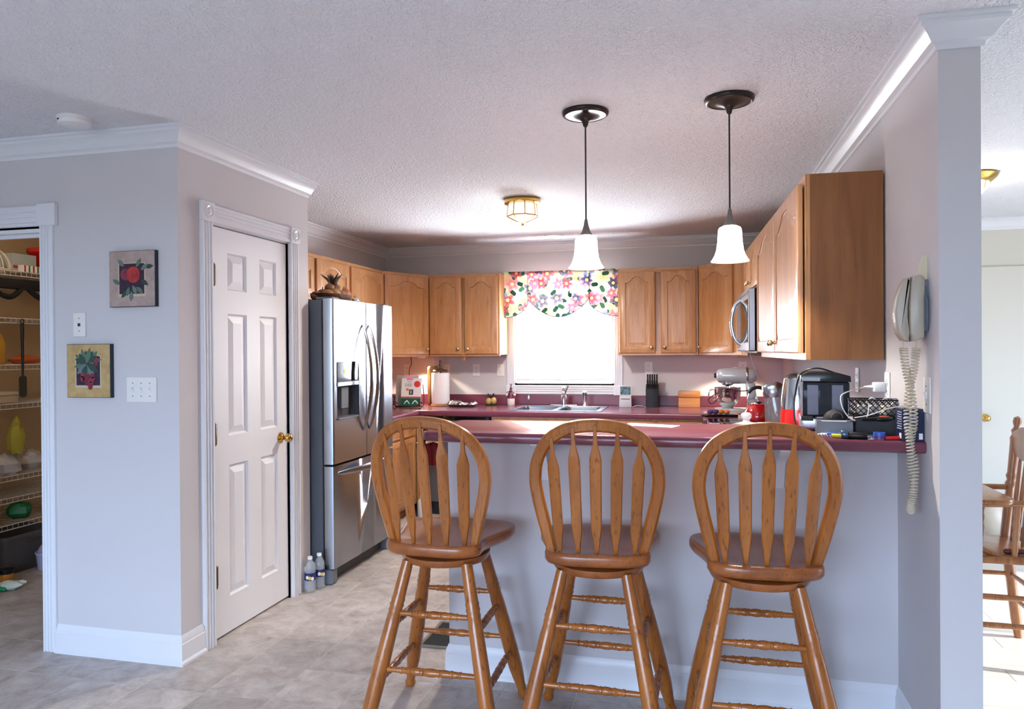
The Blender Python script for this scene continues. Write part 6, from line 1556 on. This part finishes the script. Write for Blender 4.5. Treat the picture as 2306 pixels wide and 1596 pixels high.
for s in (-1, 1):
    bm = B(); along(bm, [(.02, 0), (.021, .3), (.017, .42), (.025, .45), (.017, .48), (.024, .51), (.019, .54), (.021, .78), (.024, .82), (.016, .85), (.022, .88), (.012, .91), (.019, .95), (.016, .985), (.0001, 1)], (s*.19, .18, Z_-.01), (s*.205, .245, 1.085), 14); mk('back_post', bm, W_CH, hc, 50)
    bm = B(); tube(bm, catmull([(s*.2, .19, .74), (s*.215, .05, .735), (s*.215, -.12, .725), (s*.2, -.2, .70), (s*.19, -.17, .60), (s*.185, -.05, .53), (s*.185, .02, Z_)]), .014, 8); mk('arm', bm, W_CH, hc, 60)
    bm = B(); along(bm, [(.010, 0), (.015, .2), (.011, .3), (.015, .4), (.011, .5), (.015, .6), (.011, .7), (.015, .8), (.010, 1)], (s*.195, .08, Z_-.005), (s*.208, .09, .735), 10); mk('arm_spindle', bm, W_CH, hc, 50)
bm = B(); prism(bm, [(-.19, .92), (-.12, .89), (0, .875), (.12, .89), (.19, .92), (.19, 1.01), (.1, 1.04), (0, 1.05), (-.1, 1.04), (-.19, 1.01)], .215, .235, I4, .004); mk('crest_rail', bm, W_CH, hc)
for k in range(5):
    x = -.12+.06*k; bm = B(); along(bm, [(.008, 0), (.012, .5), (.008, 1)], (x, .185, Z_-.005), (x, .225, .90), 8); mk('back_spindle', bm, W_CH, hc, 50)
bm = B(); slab(bm, rrect(.50, .40, .06), .735, .757, T(0, -.12, 0), .005); mk('tray', bm, W_CH, hc)
o = thing('napkin_stack', 'white folded napkins on the high chair tray', 'napkins', (1.20, 3.98, .7575), .3)
bm = B(); box(bm, -.08, .08, -.07, .07, 0, .012, .003); mk('cloth', bm, M_PAPER, o)
bm = B(); box(bm, -.06, .08, -.05, .05, .012, .02, .003); mk('top_fold', bm, M_PAPER, o)
o = thing('pliers', 'small dark pliers lying on the high chair tray', 'pliers', (1.20, 3.80, .758), .1)
for s in (-1, 1):
    bm = B(); tube(bm, catmull([(-.07, s*.02, .006), (0, s*.006, .008), (.04, -s*.006, .007)]), .005, 6); mk('jaw_half', bm, M_IRON, o)
o = thing('leather_strap', 'brown leather strap on the high chair seat', 'strap', (1.42, 3.72, .5005), .0)
bm = B(); tube(bm, catmull([(-.09, 0, .010), (0, -.01, .014), (.09, .0, .010)]), [.006]+[.012]*11+[.010], 8); mk('strap_band', bm, mat('strap_brown', srgb(96, 50, 40), .5), o, 60)
bm = B(); box(bm, .06, .09, -.012, .012, .002, .022, .003); mk('buckle', bm, M_BRASS, o)
# far dining corner
o = thing('beige_vase', 'round beige vase on the dining floor behind the high chair', 'vase', (2.13, 6.22, 0))
bm = B(); lathe(bm, [(.06, 0), (.1, .06), (.12, .14), (.1, .22), (.05, .27), (.045, .3), (.055, .31)], 28); mk('vase_body', bm, mat('beige_ceramic', srgb(196, 184, 166), .4), o, 60)
bm = B(); tube(bm, catmull([(.09, 0, .22), (.14, 0, .24), (.13, 0, .16), (.115, 0, .12)]), .01, 8); mk('vase_handle', bm, M_DWOOD, o, 60)
for i, (x, y, z, c_, lab) in enumerate(((2.47, 6.2, 0, (150, 112, 70), 'brown book at the bottom of the dining floor pile'), (2.47, 6.2, .06, (120, 90, 60), 'darker brown book in the middle of the dining floor pile'), (2.46, 6.2, .105, (206, 212, 218), 'pale box on top of the dining floor pile'))):
    o = thing('stacked_book', lab, 'book', (x, y, z), .1*i, 'pile on the dining floor')
    hh = (.058, .043, .075)[i]
    bm = B(); box(bm, -.16, .16, -.12, .12, 0, hh, .003); mk('cover', bm, mat('pile_%d' % i, srgb(*c_), .6), o)
    bm = B(); box(bm, -.158, .161, -.121, .118, .006, hh-.006); mk('pages', bm, M_PAPER, o, 0)
dl_ = thing('dining_ceiling_light', 'brass and glass ceiling light in the dining room', 'lamp', (1.60, 4.90, CH))
bm = B(); lathe(bm, [(.05, 0), (.13, -.004), (.132, -.012), (.12, -.03), (.1, -.045), (.09, -.052), (.0001, -.052)], 32); mk('pan', bm, M_BRASS, dl_, 40)
bm = B(); lathe(bm, [(.085, -.05), (.075, -.09), (.04, -.12), (.0001, -.125)], 24); mk('glass_bowl', bm, mat('lit_dining_glass', srgb(255, 246, 226), .2, emit=(1, .92, .75, 1), es=4.0), dl_, 60)
for k in range(6):
    a = PI/3*k; bm = B(); tube(bm, [(.088*math.cos(a), .088*math.sin(a), -.05), (.077*math.cos(a), .077*math.sin(a), -.09), (.0, 0, -.127)], .003, 6); mk('rib', bm, M_BRASS, dl_)
point('dining_bulb', (0, 0, -.17), 8, WARM, .05, dl_)
